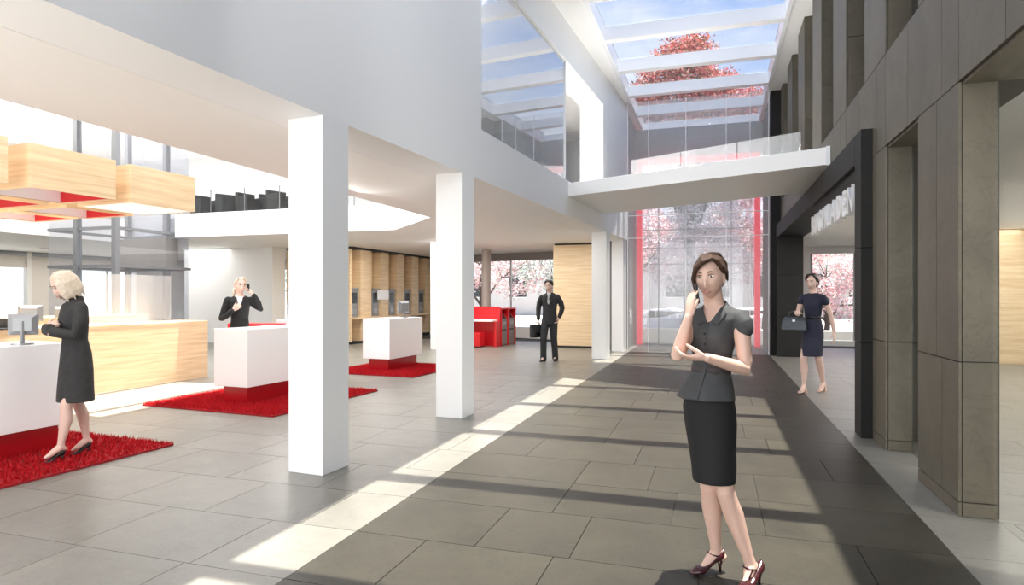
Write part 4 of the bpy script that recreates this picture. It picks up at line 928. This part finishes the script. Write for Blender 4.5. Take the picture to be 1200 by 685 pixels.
# laughing woman on the phone behind the counter
P2 = person('laughing blonde woman in a black cardigan phoning behind the white counter', (-6.87, 7.88, 0), math.radians(41.1), 1.04)
M2 = Matrix.Translation((0.01, -.03, 1.585)) @ rot(.32, -.03, .06)
b = MB(); head(b, M2); b.tube([(0, .01, 1.42), (.003, 0, 1.48), (.008, -.01, 1.55)], [.056, .048, .05], 14, True)
torso_rings(b, [(0, 0, .84, .13, .09), (0, 0, 1.1, .10, .07), (0, 0, 1.3, .12, .09), (0, 0, 1.40, .13, .07), (0, .01, 1.45, .05, .045)], 0)
for sx in (-1, 1): leg(b, (sx*.08, 0, .88), (sx*.085, -.01, .48), (sx*.085, .02, .085), 1, (sx*.085, .04, .03), (sx*.10, -.14, .012))
hand(b, (-.085, -.19, 1.235), (.6, -.25, .5), (.3, .8, -.2), (-.4, .1, .8), (.9, .9, .9, .9)); hand(b, (.185, -.075, 1.455), (-.55, .05, .8), (-.6, .5, -.3), (-.3, -.8, .1), (.6, .6, .6, .6))
finish(b, 'body', SKIN2, P2, .007, 3); face(M2, P2, smile=.006)
ex = [([(.02, -.06, .118), (-.04, -.05, .112), (-.078, -.02, .05), (-.082, .03, .0), (-.05, .09, -.03)], 1.1), ([(.01, -.05, .12), (.05, -.05, .10), (.08, -.01, .05), (.083, .04, .0), (.05, .09, -.03)], 1.1), ([(0, .10, .0), (-.02, .13, -.03), (-.04, .135, -.07), (-.05, .12, -.12), (-.05, .10, -.15)], 2.2)]
finish(ell_head_hair(M2, ex, rr=(.080, .092, .108)), 'hair', HAIRL, P2, .006, 2)
b = MB(); torso_rings(b, [(0, 0, .84, .150, .115), (0, 0, .95, .140, .110), (0, 0, 1.10, .118, .092), (0, -.004, 1.27, .135, .115), (0, 0, 1.36, .158, .098), (0, .01, 1.415, .125, .07), (0, .02, 1.44, .08, .05)], 0, 32)
b.tube([(-.155, 0, 1.37), (-.20, .0, 1.24), (-.235, -.03, 1.11), (-.18, -.12, 1.15), (-.095, -.185, 1.225)], [.058, .052, .050, .044, .036], 14, True); b.tube([(.155, 0, 1.37), (.22, -.03, 1.29), (.275, -.06, 1.24), (.245, -.08, 1.34), (.192, -.078, 1.44)], [.058, .052, .050, .044, .036], 14, True)
cg = finish(b, 'cardigan', mat('black knit', (.014, .014, .015), .85), P2, .008, 3)
q = MB(); q.rings([[V((x, -y-dy, z)) for x, y, z in ((-.045, .072, 1.43), (.045, .072, 1.43), (.012, .124, 1.29), (-.012, .124, 1.29))] for dy in (-.02, .004)]); q.build('white_top', WSHIRT, cg)
b = MB(); torso_rings(b, [(0, 0, .50, .13, .11), (0, 0, .70, .145, .115), (0, 0, .88, .145, .112), (0, 0, .97, .125, .10)], 0, 28); finish(b, 'skirt', SKIRT, P2, .01, 2)
for sx in (-1, 1): shoe('shoe', P2, SHOEK, (sx*.085, .06, 0), (sx*.10, -.16, 0), .03, pump=False)
p = P2.matrix_basis @ V((.112, -.085, 1.560)); o = thing('mobile_phone', 'black mobile phone at the ear of the laughing woman', 'phone', p, math.radians(41.1+40)); bx('body', (-.006, -.025, -.055), (.006, .025, .055), BLACK, o, .002); bx('screen', (-.0072, -.022, -.048), (-.006, .022, .048), SCREEN, o)

# man in a suit, walking with a briefcase
P3 = person('man in a dark suit and pale tie walking with a briefcase', (-3.60, 14.08, 0), math.radians(14.3-12), 1.075)
M3 = Matrix.Translation((-.005, -.035, 1.60)) @ rot(-.15, .05, 0) @ Matrix.Scale(1.10, 4)
b = MB(); head(b, M3, False); b.tube([(0, .01, 1.42), (0, 0, 1.48), (0, -.01, 1.55)], [.066, .058, .06], 14, True)
torso_rings(b, [(0, 0, .84, .12, .09), (0, 0, 1.1, .12, .08), (0, 0, 1.3, .14, .09), (0, 0, 1.40, .14, .07), (0, .01, 1.45, .055, .05)], 0)
leg(b, (-.08, 0, .88), (-.10, -.14, .50), (-.11, -.10, .10), 1, (-.11, -.07, .03), (-.13, -.28, .02), .9); leg(b, (.08, 0, .88), (.085, .0, .48), (.10, .12, .10), 1, (.10, .15, .03), (.11, -.05, .02))
hand(b, (-.235, -.06, .87), (-.05, -.1, -1), (1, 0, 0), (.1, -1, .1), (1.0, 1.0, 1.0, 1.0)); hand(b, (.215, -.045, .93), (-.3, -.2, -.9), (-1, .2, 0), (0, -1, .2), (.5, .5, .5, .5))
finish(b, 'body', SKIN2, P3, .008, 3); face(M3, P3)
ex = [([(.03, -.06, .112), (-.02, -.075, .118), (-.065, -.05, .075), (-.08, .0, .03), (-.07, .04, -.02)], 1.1)]
finish(ell_head_hair(M3, ex, c=(0, .016, .026), rr=(.081, .095, .100)), 'hair', HAIRK, P3, .006, 2)
b = MB(); torso_rings(b, [(0, .0, .78, .168, .125), (0, 0, .90, .162, .122), (0, 0, 1.05, .150, .112), (0, 0, 1.18, .158, .118), (0, 0, 1.30, .182, .122), (0, 0, 1.38, .195, .100), (0, .005, 1.42, .14, .075), (0, .015, 1.455, .078, .062)], 0, 34)
b.tube([(-.165, 0, 1.355), (-.222, .01, 1.25), (-.245, .0, 1.12), (-.245, -.03, 1.0), (-.235, -.055, .90)], [.068, .062, .056, .050, .042], 14, True); b.tube([(.165, 0, 1.355), (.232, .02, 1.25), (.268, .03, 1.13), (.245, -.01, 1.02), (.218, -.042, .945)], [.068, .062, .056, .050, .042], 14, True)
jk = finish(b, 'jacket', SUIT, P3, .009, 3)
q = MB(); q.rings([[V((x, -y-dy, z)) for x, y, z in ((-.038, .072, 1.445), (.038, .072, 1.445), (.012, .126, 1.22), (-.012, .126, 1.22))] for dy in (-.02, .005)]); q.build('shirt_front', WSHIRT, jk)
q = MB(); q.rings([[V((x, -y-dy, z)) for x, y, z in ((-.016, .078, 1.432), (.016, .078, 1.432), (.024, .126, 1.25), (0, .132, 1.20), (-.024, .126, 1.25))] for dy in (-.006, .010)]); q.build('tie', TIE, jk)
for sx in (-1, 1):
    q = MB(); q.rings([[V((sx*x, -y-dy, z)) for x, y, z in ((.045, .062, 1.455), (.085, .072, 1.40), (.075, .116, 1.29), (.016, .128, 1.18), (.022, .124, 1.24))] for dy in (.0, .010)]); q.build('lapel', SUIT, jk)
b = MB(); b.ell((0, 0, .86), (.155, .115, .11)); 
b.tube([(-.08, 0, .88), (-.095, -.09, .68), (-.10, -.145, .50), (-.108, -.13, .28), (-.112, -.11, .045)], [.095, .085, .074, .068, .068], 16, True); b.tube([(.08, 0, .88), (.085, .0, .68), (.088, .0, .48), (.096, .06, .28), (.10, .11, .045)], [.095, .085, .074, .068, .068], 16, True)
finish(b, 'trousers', SUIT, P3, .009, 3)
shoe('shoe', P3, SHOEK, (-.11, -.03, 0), (-.135, -.31, 0), .025, pump=False, s=1.1); shoe('shoe', P3, SHOEK, (.10, .19, 0), (.115, -.09, 0), .025, pump=False, s=1.1)
p = P3.matrix_basis @ V((-.245, -.08, .50)); bc = thing('briefcase', 'black briefcase hanging from the hand of the man in the suit', 'briefcase', p, P3.rotation_euler.z+.9)
bx('body', (-.20, -.05, 0), (.20, .05, .30), SHOEK, bc, .012); bx('flap', (-.20, -.056, .13), (.20, -.05, .30), SUIT, bc); MB().tube([(-.06, 0, .30), (-.055, 0, .345), (.055, 0, .345), (.06, 0, .30)], .009, 8).build('handle', SHOEK, bc, True); bx('clasp', (-.02, -.062, .12), (.02, -.056, .16), STEEL, bc)

# woman in navy dress with handbag, walking by the shop portal
P4 = person('dark haired woman in a navy dress walking with a handbag by the shop portal', (1.46, 10.75, 0), math.radians(-7.5-22), 1.07)
M4 = Matrix.Translation((0, -.03, 1.595)) @ rot(-.05, .08, 0)
b = MB(); head(b, M4); b.tube([(0, .01, 1.42), (0, 0, 1.48), (0, -.01, 1.55)], [.056, .048, .05], 14, True)
torso_rings(b, [(0, 0, .84, .12, .09), (0, 0, 1.1, .09, .065), (0, 0, 1.3, .115, .085), (0, 0, 1.40, .13, .065), (0, .01, 1.45, .05, .045)], 0)
leg(b, (-.07, 0, .88), (-.075, -.15, .49), (-.07, -.14, .10), 1, (-.07, -.11, .03), (-.07, -.30, .012)); leg(b, (.07, 0, .88), (.07, .02, .48), (.06, .20, .12), 1, (.06, .24, .06), (.06, .05, .012))
arm_tube(b, (-.155, 0, 1.37), (-.215, -.01, 1.12), (-.14, -.21, 1.17)); arm_tube(b, (.155, 0, 1.37), (.225, .05, 1.12), (.27, .06, .88))
hand(b, (-.14, -.21, 1.17), (.4, -.9, .0), (0, -.1, -1), (.8, .4, 0), (.9, .9, .9, .9)); hand(b, (.27, .06, .88), (.1, -.1, -1), (-1, 0, 0), (0, -1, .1), (.35, .35, .35, .35))
finish(b, 'body', SKIN2, P4, .008, 3); face(M4, P4)
ex = [([(.02, -.06, .118), (-.03, -.075, .11), (-.07, -.05, .06), (-.082, .0, .01), (-.07, .06, -.05)], 1.2), ([(.01, -.05, .12), (.05, -.06, .10), (.08, -.02, .05), (.085, .02, .0), (.06, .08, -.05)], 1.2), ([(0, .10, .05), (.02, .13, .02), (.0, .14, -.03), (-.01, .13, -.07), (0, .11, -.09)], 2.4)]
finish(ell_head_hair(M4, ex), 'hair', HAIRK, P4, .006, 2)
b = MB(); torso_rings(b, [(0, -.05, .53, .140, .158), (0, -.04, .65, .147, .140), (0, -.01, .80, .150, .118), (0, 0, .92, .142, .110), (0, 0, 1.08, .108, .085), (0, -.004, 1.25, .130, .112), (0, 0, 1.35, .150, .092), (0, .005, 1.41, .115, .068), (0, .01, 1.44, .07, .052)], 0, 32)
for sx in (-1, 1): b.tube([(sx*.09, 0, 1.375), (sx*.145, 0, 1.36), (sx*.175, -.002, 1.31)], [.055, .062, .056], 16, True)
dr = finish(b, 'dress', NAVY, P4, .008, 3)
q = MB(); torso_rings(q, [(0, 0, 1.07, .113, .090), (0, 0, 1.10, .113, .090)], 0, 28); q.build('belt', SHOEK, dr, True)
FL_ = mat('nude shoe leather', (.55, .36, .30), .35)
shoe('shoe', P4, FL_, (-.07, -.085, 0), (-.07, -.32, 0), .03, pump=False); shoe('shoe', P4, FL_, (.06, .27, .0), (.06, .03, 0), .06, pump=False)
p = P4.matrix_basis @ V((-.185, -.20, .895)); hb = thing('handbag', 'slate grey handbag hanging from the arm of the woman in navy', 'handbag', p, P4.rotation_euler.z+.25)
BAGM = mat('slate bag leather', (.05, .06, .075), .4)
q = MB(); q.rings([[V((sx*w, sy*d, z)) for sx, sy in ((-1, -1), (1, -1), (1, 1), (-1, 1))] for z, w, d in ((0, .17, .06), (.02, .18, .065), (.15, .165, .05), (.21, .14, .02))]); q.build('body', BAGM, hb, bevel=.008)
for sy in (-.025, .025): MB().tube([(-.08, sy, .19), (-.07, sy*.6, .275), (0, 0, .31), (.07, sy*.6, .275), (.08, sy, .19)], .007, 8).build('handle', BAGM, hb, True)
bx('clasp', (-.02, -.058, .14), (.02, -.052, .17), STEEL, hb)
